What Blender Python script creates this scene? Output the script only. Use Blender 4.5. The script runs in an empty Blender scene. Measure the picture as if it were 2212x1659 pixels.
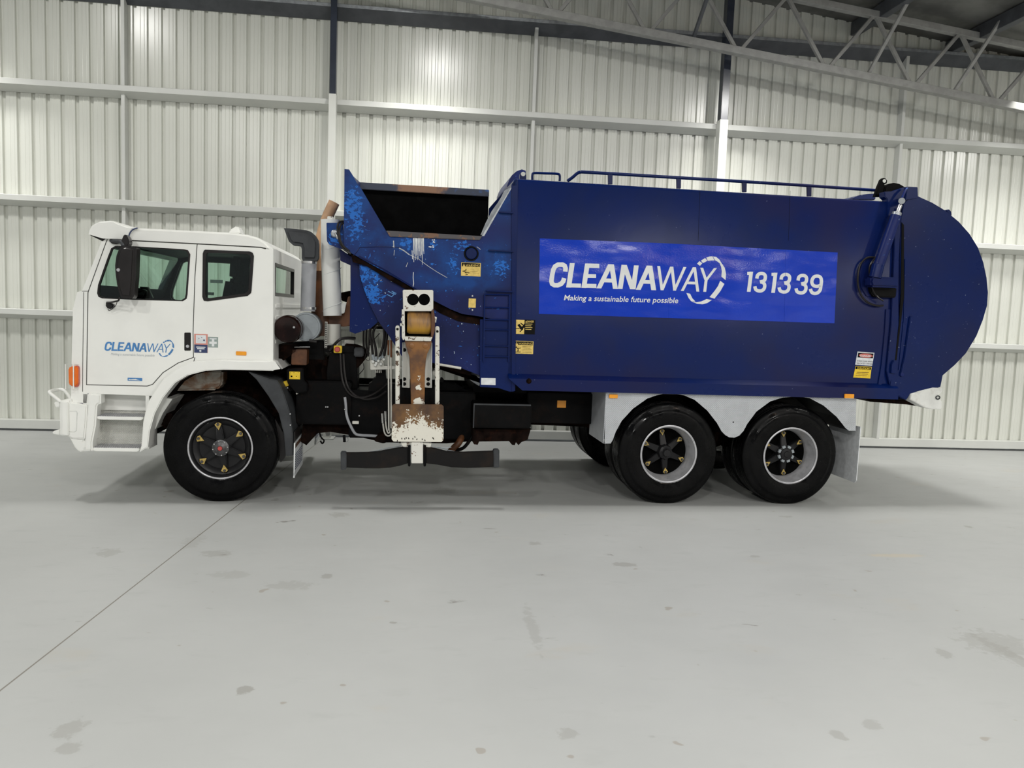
import bpy, bmesh, math, random
from mathutils import Vector, Matrix
S = bpy.context.scene
COL = S.collection
random.seed(4)
# ---------------------------------------------------------------- camera
# lens, position, yaw, pitch and roll solved from wheels, body edges and wall rails (truck frame: x along truck, y away)
F, CX, CD, CH, YAW, PIT, ROL = 1721.15, 1.6769, 7.7713, 1.9186, .1399, -.0907, .0380
WY = .0316                    # the truck stands turned by 1.8 degrees to the wall
YW = 4.115                    # back wall
def cam_axes():
    cy, sy, cp, sp = math.cos(YAW), math.sin(YAW), math.cos(PIT), math.sin(PIT)
    fw = Vector((sy*cp, cy*cp, sp)); rt = Vector((cy, -sy, 0)); up = rt.cross(fw)
    cr, sr = math.cos(ROL), math.sin(ROL)
    return cr*rt + sr*up, -sr*rt + cr*up, fw
R_, U_, W_ = cam_axes()
C_ = Vector((CX, -CD, CH))
RZ = Matrix.Rotation(WY, 4, 'Z')
RI = Matrix.Rotation(-WY, 4, 'Z')
cam = bpy.data.cameras.new('camera'); co = bpy.data.objects.new('camera', cam); COL.objects.link(co)
m = Matrix.Identity(4)
for i, v in enumerate((R_, U_, -W_)):
    for j in range(3): m[j][i] = v[j]
m.translation = C_
co.matrix_world = RZ @ m
cam.sensor_width = 36; cam.lens = 36*F/2212; cam.clip_end = 200
S.camera = co
# ---------------------------------------------------------------- world and light
S.view_settings.view_transform = 'Standard'; S.view_settings.look = 'None'
S.view_settings.exposure = 0; S.view_settings.gamma = 1; S.view_settings.use_curve_mapping = False
w = bpy.data.worlds.new('World'); S.world = w; w.use_nodes = True
w.node_tree.nodes['Background'].inputs[0].default_value = (.93, .97, 1, 1)
w.node_tree.nodes['Background'].inputs[1].default_value = .33
def lamp(x, y, z, power, size=.6, color=(1, .985, .95)):
    l = bpy.data.lights.new('high_bay_lamp', 'AREA'); l.shape = 'DISK'; l.size = size; l.energy = power; l.color = color
    o = bpy.data.objects.new('high_bay_lamp', l); COL.objects.link(o); o.location = (x, y, z)
    return o
for lx, lz in ((-3.4, 6.9), (2.0, 6.5), (7.3, 5.95), (12.6, 5.4)):       # row over the truck
    lamp(lx, .25, lz, 150)
for lx, lz in ((-3.4, 6.9), (2.0, 6.5), (7.3, 5.95), (12.6, 5.4)):       # next row, over the photographer
    lamp(lx, -8.2, lz, 255)
for lx, lz in ((-3.4, 6.9), (2.0, 6.5), (7.3, 5.95), (12.6, 5.4)): lamp(lx, -15, lz, 600)
for lx, lz in ((-4.4, 5.9), (1.8, 5.9), (6.2, 5.5), (10.6, 5.3)):       # row in the gap between truck and wall
    lamp(lx, 3.05, lz, 42, .8).data.spread = math.radians(95)
l = bpy.data.lights.new('warm_bulb', 'POINT'); l.energy = 130; l.color = (1, .5, .25); l.shadow_soft_size = .3      # warm bulb mirrored in the body side
o = bpy.data.objects.new('warm_bulb', l); COL.objects.link(o); o.location = (11.14, -14.66, 5.26)

# ---------------------------------------------------------------- helpers
def ray(px, py): return F*W_ + (px-1106)*R_ - (py-829.5)*U_
def P(px, py, Y=0.):                    # point of the truck frame at depth Y
    d = ray(px, py); t = (Y + CD)/d.y
    return C_ + d*t
def PX(px, py, X):
    d = ray(px, py); t = (X - CX)/d.x
    return C_ + d*t
def WP(px, py, Y=YW):                   # point of the hall frame at depth Y
    c = RZ @ C_; d = RZ.to_3x3() @ ray(px, py)
    return c + d*((Y-c.y)/d.y)
def GP(px, py):
    c = RZ @ C_; d = RZ.to_3x3() @ ray(px, py)
    return c + d*(-c.z/d.z)
def nt(name):
    m = bpy.data.materials.new(name); m.use_nodes = True
    return m, m.node_tree, m.node_tree.nodes['Principled BSDF']
class G:
    "small node graph writer"
    def __init__(s, m): s.t = m.node_tree; s.tc = s.n('ShaderNodeTexCoord')
    def n(s, k, **kw):
        n = s.t.nodes.new(k)
        for a, b in kw.items(): setattr(n, a, b)
        return n
    def set(s, sock, v):
        if isinstance(v, bpy.types.NodeSocket): s.t.links.new(v, sock)
        else: sock.default_value = v
    @property
    def obj(s): return s.tc.outputs['Object']
    def map(s, scale=(1, 1, 1), loc=(0, 0, 0)):
        n = s.n('ShaderNodeMapping'); s.set(n.inputs[0], s.obj); n.inputs['Scale'].default_value = scale; n.inputs['Location'].default_value = loc
        return n.outputs[0]
    def noise(s, scale, detail=4, rough=.55, vec=None, dist=0):
        n = s.n('ShaderNodeTexNoise'); s.set(n.inputs['Vector'], vec or s.obj)
        n.inputs['Scale'].default_value = scale; n.inputs['Detail'].default_value = detail
        n.inputs['Roughness'].default_value = rough; n.inputs['Distortion'].default_value = dist
        return n.outputs[0]
    def math(s, op, a, b=0., c=None, clamp=False):
        n = s.n('ShaderNodeMath', operation=op, use_clamp=clamp); s.set(n.inputs[0], a); s.set(n.inputs[1], b)
        if c is not None: s.set(n.inputs[2], c)
        return n.outputs[0]
    def step(s, v, lo, hi):
        n = s.n('ShaderNodeMapRange'); s.set(n.inputs[0], v); n.inputs[1].default_value = lo; n.inputs[2].default_value = hi
        n.interpolation_type = 'SMOOTHSTEP'
        return n.outputs[0]
    def mix(s, f, a, b):
        n = s.n('ShaderNodeMix', data_type='RGBA'); s.set(n.inputs[0], f)
        for i, v in ((6, a), (7, b)):
            if isinstance(v, (tuple, list)): v = (*v[:3], 1)
            s.set(n.inputs[i], v)
        return n.outputs[2]
    def xyz(s):
        n = s.n('ShaderNodeSeparateXYZ'); s.set(n.inputs[0], s.obj); return n.outputs
    def spot(s, c, r):                  # smooth mask around a point, r may be a tuple of radii
        if not isinstance(r, tuple): r = (r, r, r)
        sub = s.n('ShaderNodeVectorMath', operation='SUBTRACT'); s.set(sub.inputs[0], s.obj); sub.inputs[1].default_value = c
        div = s.n('ShaderNodeVectorMath', operation='DIVIDE'); s.set(div.inputs[0], sub.outputs[0]); div.inputs[1].default_value = r
        ln = s.n('ShaderNodeVectorMath', operation='LENGTH'); s.set(ln.inputs[0], div.outputs[0])
        return s.math('SUBTRACT', 1., ln.outputs['Value'], clamp=True)
    def bump(s, h, strength=.3, dist=.01):
        n = s.n('ShaderNodeBump'); n.inputs['Strength'].default_value = strength; n.inputs['Distance'].default_value = dist
        s.set(n.inputs['Height'], h); s.set(s.t.nodes['Principled BSDF'].inputs['Normal'], n.outputs[0])
def srgb(r, g, b): return tuple((c/255/12.92 if c/255 < .04045 else ((c/255+.055)/1.055)**2.4) for c in (r, g, b))
def mat(name, c, rough=.5, metal=0, var=.12, vs=6, coat=0, bump=0, bs=60, dirt=None, dirt_amt=.5):
    m, t, b = nt(name); g = G(m)
    c2 = tuple(x*(1-var) for x in c); c1 = tuple(min(1, x*(1+var*.5)) for x in c)
    col = g.mix(g.step(g.noise(vs), .35, .65), c1, c2)
    if dirt:
        col = g.mix(g.math('MULTIPLY', g.step(g.noise(vs*1.7, 8, .7), .5, .68), dirt_amt), col, dirt)
    g.set(b.inputs['Base Color'], col)
    b.inputs['Roughness'].default_value = rough; b.inputs['Metallic'].default_value = metal
    b.inputs['Coat Weight'].default_value = coat; b.inputs['Coat Roughness'].default_value = .12
    if bump: g.bump(g.noise(bs, 3), bump, .004)
    return m
M = {}
SPEC = {}
M['white'] = mat('white_cab_paint', (.83, .835, .80), .32, 0, .04, 2, .3)
M['white2'] = mat('white_steel_paint', (.70, .71, .68), .45, 0, .10, 5, 0, dirt=(.3, .25, .2), dirt_amt=.25)
M['seam'] = mat('dark_door_seam', (.05, .05, .045), .8)
M['rubber'] = mat('black_tyre_rubber', (.002, .002, .0022), .26, 0, .3, 5, bump=.15, bs=40)
def rub():
    m, t, b = nt('black_tyre_rubber'); g = G(m)
    g.set(b.inputs['Base Color'], g.mix(g.step(g.noise(5), .4, .6), (.0016, .0016, .0018), (.003, .003, .0032)))
    g.set(b.inputs['Roughness'], g.math('MULTIPLY_ADD', g.step(g.noise(7, 4, .6), .35, .6), .34, .10))
    b.inputs['Specular IOR Level'].default_value = .22
    g.bump(g.noise(28, 3), .25, .004)
    return m
M['rubber'] = rub()
M['plastic'] = mat('black_plastic', (.016, .014, .014), .3, 0, .2)
M['greyplastic'] = mat('dark_grey_plastic', (.045, .048, .052), .5, 0, .2)
M['black'] = mat('black_chassis_paint', (.0022, .0022, .0025), .45, 0, .4, 4, bump=.1, bs=30, dirt=(.016, .008, .005), dirt_amt=.4)
M['grime'] = mat('rusty_black_steel', (.008, .0045, .0035), .8, 0, .6, 8, bump=.4, bs=40, dirt=(.03, .011, .006), dirt_amt=.5)
M['shade_black'] = mat('shade_black_inside', (.003, .003, .003), .95, 0, .3)  # near black: shade of hopper inside and other recesses is put into colour
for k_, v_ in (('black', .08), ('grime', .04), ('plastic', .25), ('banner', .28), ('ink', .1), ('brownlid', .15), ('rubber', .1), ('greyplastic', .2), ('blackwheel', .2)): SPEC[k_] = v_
M['shade_black'].node_tree.nodes['Principled BSDF'].inputs['Specular IOR Level'].default_value = .03
M['blackwheel'] = mat('black_spider_hub', (.012, .012, .013), .35, 0, .2)
M['rimgrey'] = mat('silver_rim_paint', (.46, .46, .48), .38, .35, .15, 9, dirt=(.1, .1, .1), dirt_amt=.3)
M['steel'] = mat('bright_steel', (.55, .55, .55), .25, .9, .1)
M['brass'] = mat('yellowed_nut_pointer', (.42, .30, .08), .5, 0, .3, 40)
M['red'] = mat('red_hub_cap', (.45, .06, .05), .4)
M['orange'] = mat('orange_lens', (.78, .17, .02), .25, 0, .1)
M['amber'] = mat('amber_marker_lens', (.85, .33, .01), .35, 0, .1)
M['yellow'] = mat('yellow_label', (.72, .52, .13), .5, 0, .15, 30)
M['yellow2'] = mat('bright_yellow_label', (.80, .55, .02), .5, 0, .1, 30)
M['ink'] = mat('black_ink', (.004, .004, .004), .6)
M['redink'] = mat('red_ink', (.55, .12, .10), .5)
M['pink'] = mat('faded_red_label', (.62, .25, .20), .5)
M['navy'] = mat('navy_label', (.02, .035, .11), .5)
M['label'] = mat('white_label', (.68, .70, .72), .5, 0, .1, 20)
M['greengrey'] = mat('grey_green_label', (.27, .33, .31), .5)
M['logoblue'] = mat('logo_blue', (.06, .22, .50), .45)
M['logogrey'] = mat('logo_slate', (.10, .15, .22), .45)
M['faintgrey'] = mat('faded_grey_lettering', (.42, .46, .49), .45)
M['white3'] = mat('white_vinyl_lettering', (.72, .74, .74), .4, 0, .05)
M['grey'] = mat('grey_snorkel_paint', (.30, .31, .33), .45, 0, .08, 7)
M['greydisc'] = mat('grey_painted_canister', (.26, .29, .31), .4, 0, .1, 9)
M['hubgrey'] = mat('dull_grey_hub', (.07, .07, .072), .35, .3, .4, 30)
M['brownlid'] = mat('glossy_brown_lid', (.012, .004, .003), .14, 0, .6, 6, .12)
M['brown'] = mat('heat_browned_steel', (.11, .038, .010), .55, .1, .5, 5)
M['tan'] = mat('tan_exhaust_pipe', (.56, .34, .19), .5, 0, .35, 4)
M['seat'] = mat('dark_seat_cloth', (.012, .014, .02), .8)
M['trimblue'] = mat('dark_blue_cab_lining', (.03, .04, .055), .6)
M['roller'] = None
def blue_paint():
    m, t, b = nt('dark_blue_body_paint'); g = G(m)
    n = g.noise(1.1, 5, .6); n2 = g.noise(.55, 3)
    c = g.mix(g.step(n, .4, .62), (.001, .0105, .083), (.0025, .011, .070))
    c = g.mix(g.math('MULTIPLY', g.step(n2, .48, .66), .45), c, (.014, .010, .048))
    sp = g.noise(45, 2, .5); c = g.mix(g.math('MULTIPLY', g.step(sp, .74, .76), .6), c, (.25, .3, .4))
    g.set(b.inputs['Base Color'], c)
    g.set(b.inputs['Roughness'], g.math('MULTIPLY_ADD', n, .18, .2)); b.inputs['Specular IOR Level'].default_value = .17
    g.bump(g.noise(2.2, 3), .12, .02)
    return m
M['blue'] = blue_paint()
def worn_blue():
    m, t, b = nt('worn_blue_hopper_paint'); g = G(m)
    base = g.mix(g.step(g.noise(1.6, 5), .4, .6), (.004, .013, .10), (.002, .007, .06))
    def sp(px, py, rx, rz): 
        p = P(px, py, 0); return g.spot((p.x, 0, p.z), (rx, 3, rz))
    fade = None
    for a in ((775, 470, .35, .62), (765, 410, .2, .4), (870, 520, .5, .16), (960, 565, .75, .30), (1090, 415, .25, .4), (990, 610, .55, .14), (1075, 560, .3, .3), (800, 595, .16, .3), (718, 500, .15, .15)):
        s_ = sp(*a); fade = s_ if fade is None else g.math('ADD', fade, s_)
    fn = g.math('MULTIPLY', g.step(g.noise(3.2, 6, .65), .28, .62), fade, clamp=True)
    base = g.mix(g.math('MULTIPLY', fn, 1.2, clamp=True), base, (.002, .042, .20))
    chip = None
    for a in ((768, 480, .17, .38), (760, 430, .12, .18), (1082, 575, .16, .2), (1083, 400, .15, .28), (998, 528, .14, .08), (800, 600, .16, .3), (812, 640, .2, .12), (875, 525, .12, .12), (793, 590, .12, .12), (718, 510, .12, .14), (980, 570, .1, .2), (935, 530, .08, .1)):
        s_ = sp(*a); chip = s_ if chip is None else g.math('ADD', chip, s_)
    cn = g.math('ADD', g.math('MULTIPLY', g.step(chip, 0, 1),   .20), g.noise(24, 5, .62, vec=g.map((1, 1, 1.4)), dist=.6))
    base = g.mix(g.step(cn, .665, .685), base, (.012, .13, .50))
    sp2 = g.noise(38, 2, .5); base = g.mix(g.step(sp2, .735, .75), base, (.45, .55, .65))
    g.set(b.inputs['Base Color'], base); b.inputs['Roughness'].default_value = .42; b.inputs['Specular IOR Level'].default_value = .2
    return m
M['wblue'] = worn_blue()
def rusty_white(name, lo, hi, zc, zr, scale=22, up=1):
    "white paint worn to brown steel; rust prevails on one side of zc"
    m, t, b = nt(name); g = G(m)
    z = g.xyz()[2]
    k = g.math('MULTIPLY', g.math('DIVIDE', g.math('SUBTRACT', z, zc), zr), up*.5)
    k = g.math('MAXIMUM', g.math('MINIMUM', k, lo), -hi)
    v = g.math('ADD', g.noise(scale, 6, .65), k)
    rust = g.mix(g.step(g.noise(9, 5, .6), .35, .65), (.075, .030, .010), (.19, .085, .02))
    g.set(b.inputs['Base Color'], g.mix(g.step(v, .53, .56), (.64, .62, .54), rust))
    b.inputs['Roughness'].default_value = .5
    return m
M['rod'] = rusty_white('chipped_white_rod', .0, .0, 0, 1, 26)
def dwhite(name, c, thr, scale, dark):
    m, t, b = nt(name); g = G(m)
    g.set(b.inputs['Base Color'], g.mix(g.step(g.noise(scale, 6, .65), thr, thr+.03), c, dark)); b.inputs['Roughness'].default_value = .45
    return m
M['chipwhite'] = dwhite('chipped_white_paint', (.66, .65, .60), .60, 20, (.12, .06, .03))
M['rod'] = dwhite('rust_chipped_white_rod', (.64, .63, .57), .56, 20, (.07, .035, .015))
M['lip'] = dwhite('rusted_hopper_lip', (.055, .05, .055), .5, 6, (.16, .075, .035))
def rimm():
    m, t, b = nt('dark_blue_rim_with_rust'); g = G(m)
    c = g.mix(g.step(g.noise(2.2, 4), .52, .6), (.018, .026, .05), (.012, .10, .34))
    q = P(905, 405, 2.42)
    c = g.mix(g.step(g.math('ADD', g.spot((q.x, 2.4, q.z), (.5, 2, 2)), g.math('SUBTRACT', g.noise(6, 4), .5)), .35, .55), c, (.20, .10, .05))
    g.set(b.inputs['Base Color'], c); b.inputs['Roughness'].default_value = .5
    return m
M['rim'] = rimm()
M['guide'] = dwhite('off_white_guide_paint', (.58, .57, .52), .68, 25, (.2, .12, .06))
def roller_m():
    m, t, b = nt('ochre_worn_roller'); g = G(m)
    c = g.mix(g.step(g.noise(7, 6, .6, vec=g.map((3, 1, .5))), .4, .6), (.36, .19, .05), (.20, .11, .05))
    z = g.xyz()[2]; p = P(900, 708, 0)
    c = g.mix(g.math('MULTIPLY', g.step(g.math('SUBTRACT', p.z+.05, z), 0, .08), .7), c, (.50, .27, .01))
    g.set(b.inputs['Base Color'], c); b.inputs['Roughness'].default_value = .5
    return m
M['roller'] = roller_m()
def banner_m():
    m, t, b = nt('glossy_blue_vinyl'); g = G(m)
    g.set(b.inputs['Base Color'], g.mix(g.step(g.noise(1.5), .4, .6), (.004, .036, .43), (.005, .042, .47)))
    b.inputs['Roughness'].default_value = .16
    g.bump(g.math('ADD', g.noise(1.1, 2, .4, vec=g.map((1, 1, 2.2))), g.math('MULTIPLY', g.noise(90, 2), .012)), .5, .12)
    return m
M['banner'] = banner_m()
def checker_m(name='aluminium_tread_plate', c=(.52, .54, .57), k=150, st=.5):
    m, t, b = nt(name); g = G(m); X, Y, Z = g.xyz()
    xx = g.math('ADD', X, Y)
    a = g.math('SINE', g.math('MULTIPLY', g.math('ADD', xx, Z), k)); bb = g.math('SINE', g.math('MULTIPLY', g.math('SUBTRACT', xx, Z), k))
    h = g.math('MULTIPLY', a, bb)
    h = g.step(g.math('ABSOLUTE', h), .45, .8)
    c0 = g.mix(g.step(g.noise(7, 5, .6), .35, .65), c, tuple(x*.86 for x in c))
    c0 = g.mix(g.math('MULTIPLY', h, .8), c0, tuple(min(1, x*1.45) for x in c))
    g.set(b.inputs['Base Color'], c0); b.inputs['Roughness'].default_value = .38; b.inputs['Metallic'].default_value = .25
    g.bump(h, 1, .012)
    return m
M['tread'] = checker_m(); M['treadwhite'] = checker_m('white_tread_plate', (.66, .66, .62), 190, .4)
def glass_m():
    m, t, b = nt('green_tinted_glass')
    b.inputs['Base Color'].default_value = (.70, .86, .78, 1); b.inputs['Roughness'].default_value = .02
    b.inputs['Transmission Weight'].default_value = 1; b.inputs['IOR'].default_value = 1.02
    b.inputs['Coat Weight'].default_value = .6; b.inputs['Coat Roughness'].default_value = .02
    return m
M['glass'] = glass_m()
def clad_m():
    m, t, b = nt('pale_grey_cladding'); g = G(m)
    g.set(b.inputs['Base Color'], g.mix(g.step(g.noise(.7, 3), .35, .65), (.65, .66, .605), (.62, .63, .575)))
    b.inputs['Roughness'].default_value = .24
    return m
M['clad'] = clad_m()
M['girt'] = mat('light_grey_girt_paint', (.60, .61, .58), .45, 0, .04, 2)
M['galv'] = mat('galvanised_steel', (.36, .38, .40), .38, .6, .2, 14)
M['galvdark'] = mat('dark_grey_painted_steel', (.07, .075, .085), .4, 0, .2, 5)
M['collow'] = mat('column_white_paint', (.64, .65, .61), .35, 0, .03, 2)
M['colhi'] = mat('column_navy_paint', (.030, .037, .055), .22, 0, .15, 3)
M['truss'] = mat('grey_truss_paint', (.30, .30, .285), .5, 0, .12, 10)
M['foil'] = mat('grey_roof_foil', (.16, .16, .15), .5, .2, .4, 2, bump=.5, bs=4)
def floor_m():
    m, t, b = nt('pale_polished_concrete'); g = G(m)
    n = g.noise(.5, 7, .6); n2 = g.noise(2.5, 6, .6, vec=g.map((1, 2.2, 1)))
    c = g.mix(g.step(n, .3, .7), (.40, .408, .398), (.368, .376, .366))
    c = g.mix(g.math('MULTIPLY', g.step(n2, .55, .75), .35), c, (.32, .326, .316))
    # small dark scuffs
    sc = g.noise(3.3, 3, .5, vec=g.map((1, 1.9, 1), (3.1, 1.7, 0)), dist=.4)
    sc2 = g.noise(17, 4, .6)
    s1 = g.math('MULTIPLY', g.step(sc, .69, .75), g.step(sc2, .42, .6))
    c = g.mix(g.math('MULTIPLY', s1, .7), c, (.16, .15, .135))
    sp = g.math('MULTIPLY', g.step(g.noise(6, 2, .5, vec=g.map((1, 1, 1), (9, 4, 0))), .73, .76), .6)
    c = g.mix(sp, c, (.26, .23, .19))
    st = g.math('MULTIPLY', g.step(g.noise(1.1, 5, .6, vec=g.map((1, 1.6, 1), (5, 2, 0))), .62, .74), .25)
    c = g.mix(st, c, (.40, .36, .29))
    # named marks seen on the floor
    for px, py, rx, ry, k in ((480, 1155, .0, 0, 0), (732, 1112, .12, .05, .5), (470, 1196, .16, .05, .45), (235, 1194, .12, .06, .45), (417, 1170, .10, .12, .3), (960, 1060, .18, .1, .5),
                        (625, 1265, .22, .05, .35), (500, 1241, .2, .05, .3), (706, 1245, .06, .03, .6), (530, 1490, .05, .03, .8), (150, 1575, .09, .05, .5), (148, 1618, .07, .03, .5),
                        (1345, 1219, .14, .03, .6), (1155, 1174, .07, .03, .5), (1635, 1202, .07, .02, .5), (2092, 1138, .05, .03, .7), (2042, 1413, .06, .04, .5), (2150, 1390, .28, .12, .4), (2190, 1420, .08, .2, .4),
                        (1225, 1585, .06, .03, .45), (1810, 1588, .05, .03, .55), (1880, 1565, .06, .03, .45), (1700, 1116, .1, .02, .5), (1150, 1355, .05, .2, .35), (850, 1345, .03, .01, .8)):
        if not rx: continue
        p = GP(px, py); s_ = g.math('ADD', g.spot((p.x, p.y, 0), (rx*1.3, ry*3, 9)), g.math('MULTIPLY', g.math('SUBTRACT', sc2, .5), 1.5))
        c = g.mix(g.math('MULTIPLY', g.step(s_, .35, .6), k*.6), c, (.19, .18, .155))
    p = GP(1935, 1200); s_ = g.math('ADD', g.spot((p.x, p.y, 0), (.5, .1, 9)), g.math('MULTIPLY', g.math('SUBTRACT', sc2, .5), .5))
    c = g.mix(g.math('MULTIPLY', g.step(s_, .35, .7), .35), c, (.5, .40, .24))
    # saw cut joint
    a, q = GP(505, 1098), GP(0, 1492)
    d = (q-a).normalized(); X, Y, Z = g.xyz()
    dist = g.math('ABSOLUTE', g.math('SUBTRACT', g.math('MULTIPLY', g.math('SUBTRACT', X, a.x), -d.y), g.math('MULTIPLY', g.math('SUBTRACT', Y, a.y), -d.x)))
    c = g.mix(g.math('MULTIPLY', g.step(dist, .007, .003), .85), c, (.15, .135, .11))
    g.set(b.inputs['Base Color'], c)
    g.set(b.inputs['Roughness'], g.math('MULTIPLY_ADD', n2, .22, .36))
    g.bump(g.noise(60, 3), .05, .003)
    return m
M['floor'] = floor_m()
for k_, v_ in SPEC.items(): M[k_].node_tree.nodes['Principled BSDF'].inputs['Specular IOR Level'].default_value = v_
# ---------------------------------------------------------------- mesh writers
def link(name, bm, m, parent=None, smooth=False, label=None):
    bmesh.ops.recalc_face_normals(bm, faces=bm.faces)
    me = bpy.data.meshes.new(name); bm.to_mesh(me); bm.free()
    o = bpy.data.objects.new(name, me); COL.objects.link(o)
    if m is not None: me.materials.append(M[m] if isinstance(m, str) else m)
    if smooth:
        for p in me.polygons: p.use_smooth = True
        if smooth != 2: me.set_sharp_from_angle(angle=math.radians(38))
    o.parent = parent
    if label: o['label'] = label
    return o
def dedupe(pts):
    r = []
    for p in pts:
        if not r or (abs(p[0]-r[-1][0])+abs(p[1]-r[-1][1])) > 1e-5: r.append(p)
    return r
def prism_bm(pts, y0, y1, bev=0., bm=None, seg=2):
    "pts: (x, z) outline, swept from y0 to y1"
    bm2 = bmesh.new(); pts = dedupe(pts)
    vs = [bm2.verts.new((x, y0, z)) for x, z in pts]
    f = bm2.faces.new(vs)
    r = bmesh.ops.extrude_face_region(bm2, geom=[f])
    for v in r['geom']:
        if isinstance(v, bmesh.types.BMVert): v.co.y = y1
    bmesh.ops.recalc_face_normals(bm2, faces=bm2.faces)
    if bev:
        es = [e for e in bm2.edges if abs(e.verts[0].co.y-e.verts[1].co.y) < 1e-6 or len(pts) <= 8]
        bmesh.ops.bevel(bm2, geom=es, offset=bev, segments=seg, affect='EDGES', clamp_overlap=True)
    if bm is None: return bm2
    me = bpy.data.meshes.new('t'); bm2.to_mesh(me); bm2.free(); bm.from_mesh(me); bpy.data.meshes.remove(me)
    return bm
def pl(pxs, Y): return [(lambda v: (v.x, v.z))(P(a, b, Y)) for a, b in pxs]
def plate(name, pxs, y0, y1, m, parent, bev=.004, smooth=True, label=None, yref=None):
    return link(name, prism_bm(pl(pxs, y0 if yref is None else yref), y0, y1, bev), m, parent, smooth, label)
def boxbm(bm, x0, x1, y0, y1, z0, z1, bev=0):
    return prism_bm([(x0, z0), (x1, z0), (x1, z1), (x0, z1)], y0, y1, bev, bm)
def box(name, x0, x1, y0, y1, z0, z1, m, parent, bev=.004, label=None):
    return link(name, boxbm(bmesh.new(), x0, x1, y0, y1, z0, z1, bev), m, parent, True, label)
def pbox(name, px0, py0, px1, py1, y0, y1, m, parent, bev=.004, label=None):
    a, b = P(px0, py0, y0), P(px1, py1, y0)
    return box(name, min(a.x, b.x), max(a.x, b.x), y0, y1, min(a.z, b.z), max(a.z, b.z), m, parent, bev, label)
def holed(name, outlines, y0, y1, m, parent, label=None):
    "flat plate with holes, outlines in (x, z)"
    cu = bpy.data.curves.new(name, 'CURVE'); cu.dimensions = '2D'; cu.fill_mode = 'BOTH'; cu.extrude = abs(y1-y0)/2
    for o in outlines:
        sp = cu.splines.new('POLY'); sp.points.add(len(o)-1); sp.use_cyclic_u = True
        for p, q in zip(sp.points, o): p.co = (q[0], q[1], 0, 1)
    ob = bpy.data.objects.new(name, cu); COL.objects.link(ob)
    me = bpy.data.meshes.new_from_object(ob.evaluated_get(bpy.context.evaluated_depsgraph_get()))
    bpy.data.objects.remove(ob)
    ym = (y0+y1)/2
    for v in me.vertices:
        a, b, c = v.co; v.co = (a, ym-c, b)
    bm = bmesh.new(); bm.from_mesh(me); bpy.data.meshes.remove(me)
    bmesh.ops.remove_doubles(bm, verts=bm.verts, dist=1e-5)
    return link(name, bm, m, parent, False, label)
def smoothpath(pts, n=6, closed=False):
    pts = [Vector(p) for p in pts]; r = []
    N = len(pts)
    for i in range(N if closed else N-1):
        if closed: a, b, c, d = pts[i-1], pts[i], pts[(i+1) % N], pts[(i+2) % N]
        else: a, b, c, d = pts[max(i-1, 0)], pts[i], pts[i+1], pts[min(i+2, N-1)]
        for k in range(n):
            t = k/n
            r.append(.5*((2*b)+(c-a)*t+(2*a-5*b+4*c-d)*t*t+(3*b-3*c+d-a)*t**3))
    if not closed: r.append(pts[-1])
    return r
def tubebm(bm, pts, r, seg=10, closed=False, caps=True):
    pts = [Vector(p) for p in pts]; N = len(pts); rings = []
    n = None
    for i in range(N):
        if closed: t = pts[(i+1) % N]-pts[i-1]
        else: t = pts[min(i+1, N-1)]-pts[max(i-1, 0)]
        t.normalize()
        if n is None:
            n = t.orthogonal().normalized()
        else:
            n = (n - t*n.dot(t)).normalized()
        b = t.cross(n); rr = r[i] if isinstance(r, (list, tuple)) else r
        rings.append([bm.verts.new(pts[i]+(n*math.cos(a)+b*math.sin(a))*rr) for a in (2*math.pi*k/seg for k in range(seg))])
    for i in range(N if closed else N-1):
        A, B = rings[i], rings[(i+1) % N]
        for k in range(seg): bm.faces.new((A[k], A[(k+1) % seg], B[(k+1) % seg], B[k]))
    if caps and not closed:
        bm.faces.new(rings[0]); bm.faces.new(rings[-1])
    return bm
def tube(name, pts, r, m, parent, seg=10, closed=False, label=None):
    return link(name, tubebm(bmesh.new(), pts, r, seg, closed), m, parent, True, label)
def ptube(name, pts, r, m, parent, seg=10, n=5, label=None, Y=0.):
    "hose through pixels (px, py[, depth])"
    q = [P(p[0], p[1], p[2] if len(p) > 2 else Y) for p in pts]
    return tube(name, smoothpath(q, n) if n else q, r, m, parent, seg, label=label)
def lathebm(bm, prof, cx, cz, seg=48, cap=False):
    "prof: list of (radius, y); turned about the y axis through (cx, cz)"
    rings = []
    for r, y in prof:
        if r < 1e-6: rings.append([bm.verts.new((cx, y, cz))])
        else: rings.append([bm.verts.new((cx+r*math.cos(2*math.pi*k/seg), y, cz+r*math.sin(2*math.pi*k/seg))) for k in range(seg)])
    for A, B in zip(rings, rings[1:]):
        for k in range(seg):
            if len(A) == 1 and len(B) == 1: continue
            if len(A) == 1: bm.faces.new((A[0], B[k], B[(k+1) % seg]))
            elif len(B) == 1: bm.faces.new((A[k], A[(k+1) % seg], B[0]))
            else: bm.faces.new((A[k], A[(k+1) % seg], B[(k+1) % seg], B[k]))
    return bm
def lathe(name, prof, c, m, parent, seg=48, label=None):
    return link(name, lathebm(bmesh.new(), prof, c[0], c[1], seg), m, parent, True, label)
def cylz(name, px, py0, py1, rpx, Y, m, parent, label=None, seg=24, bev=0):
    a, b = P(px, py0, Y), P(px, py1, Y); r = (P(px+rpx, py0, Y)-a).x
    b = Vector((b.x, b.y, b.z))
    return tube(name, [a, b], r, m, parent, seg, label=label)
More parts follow.
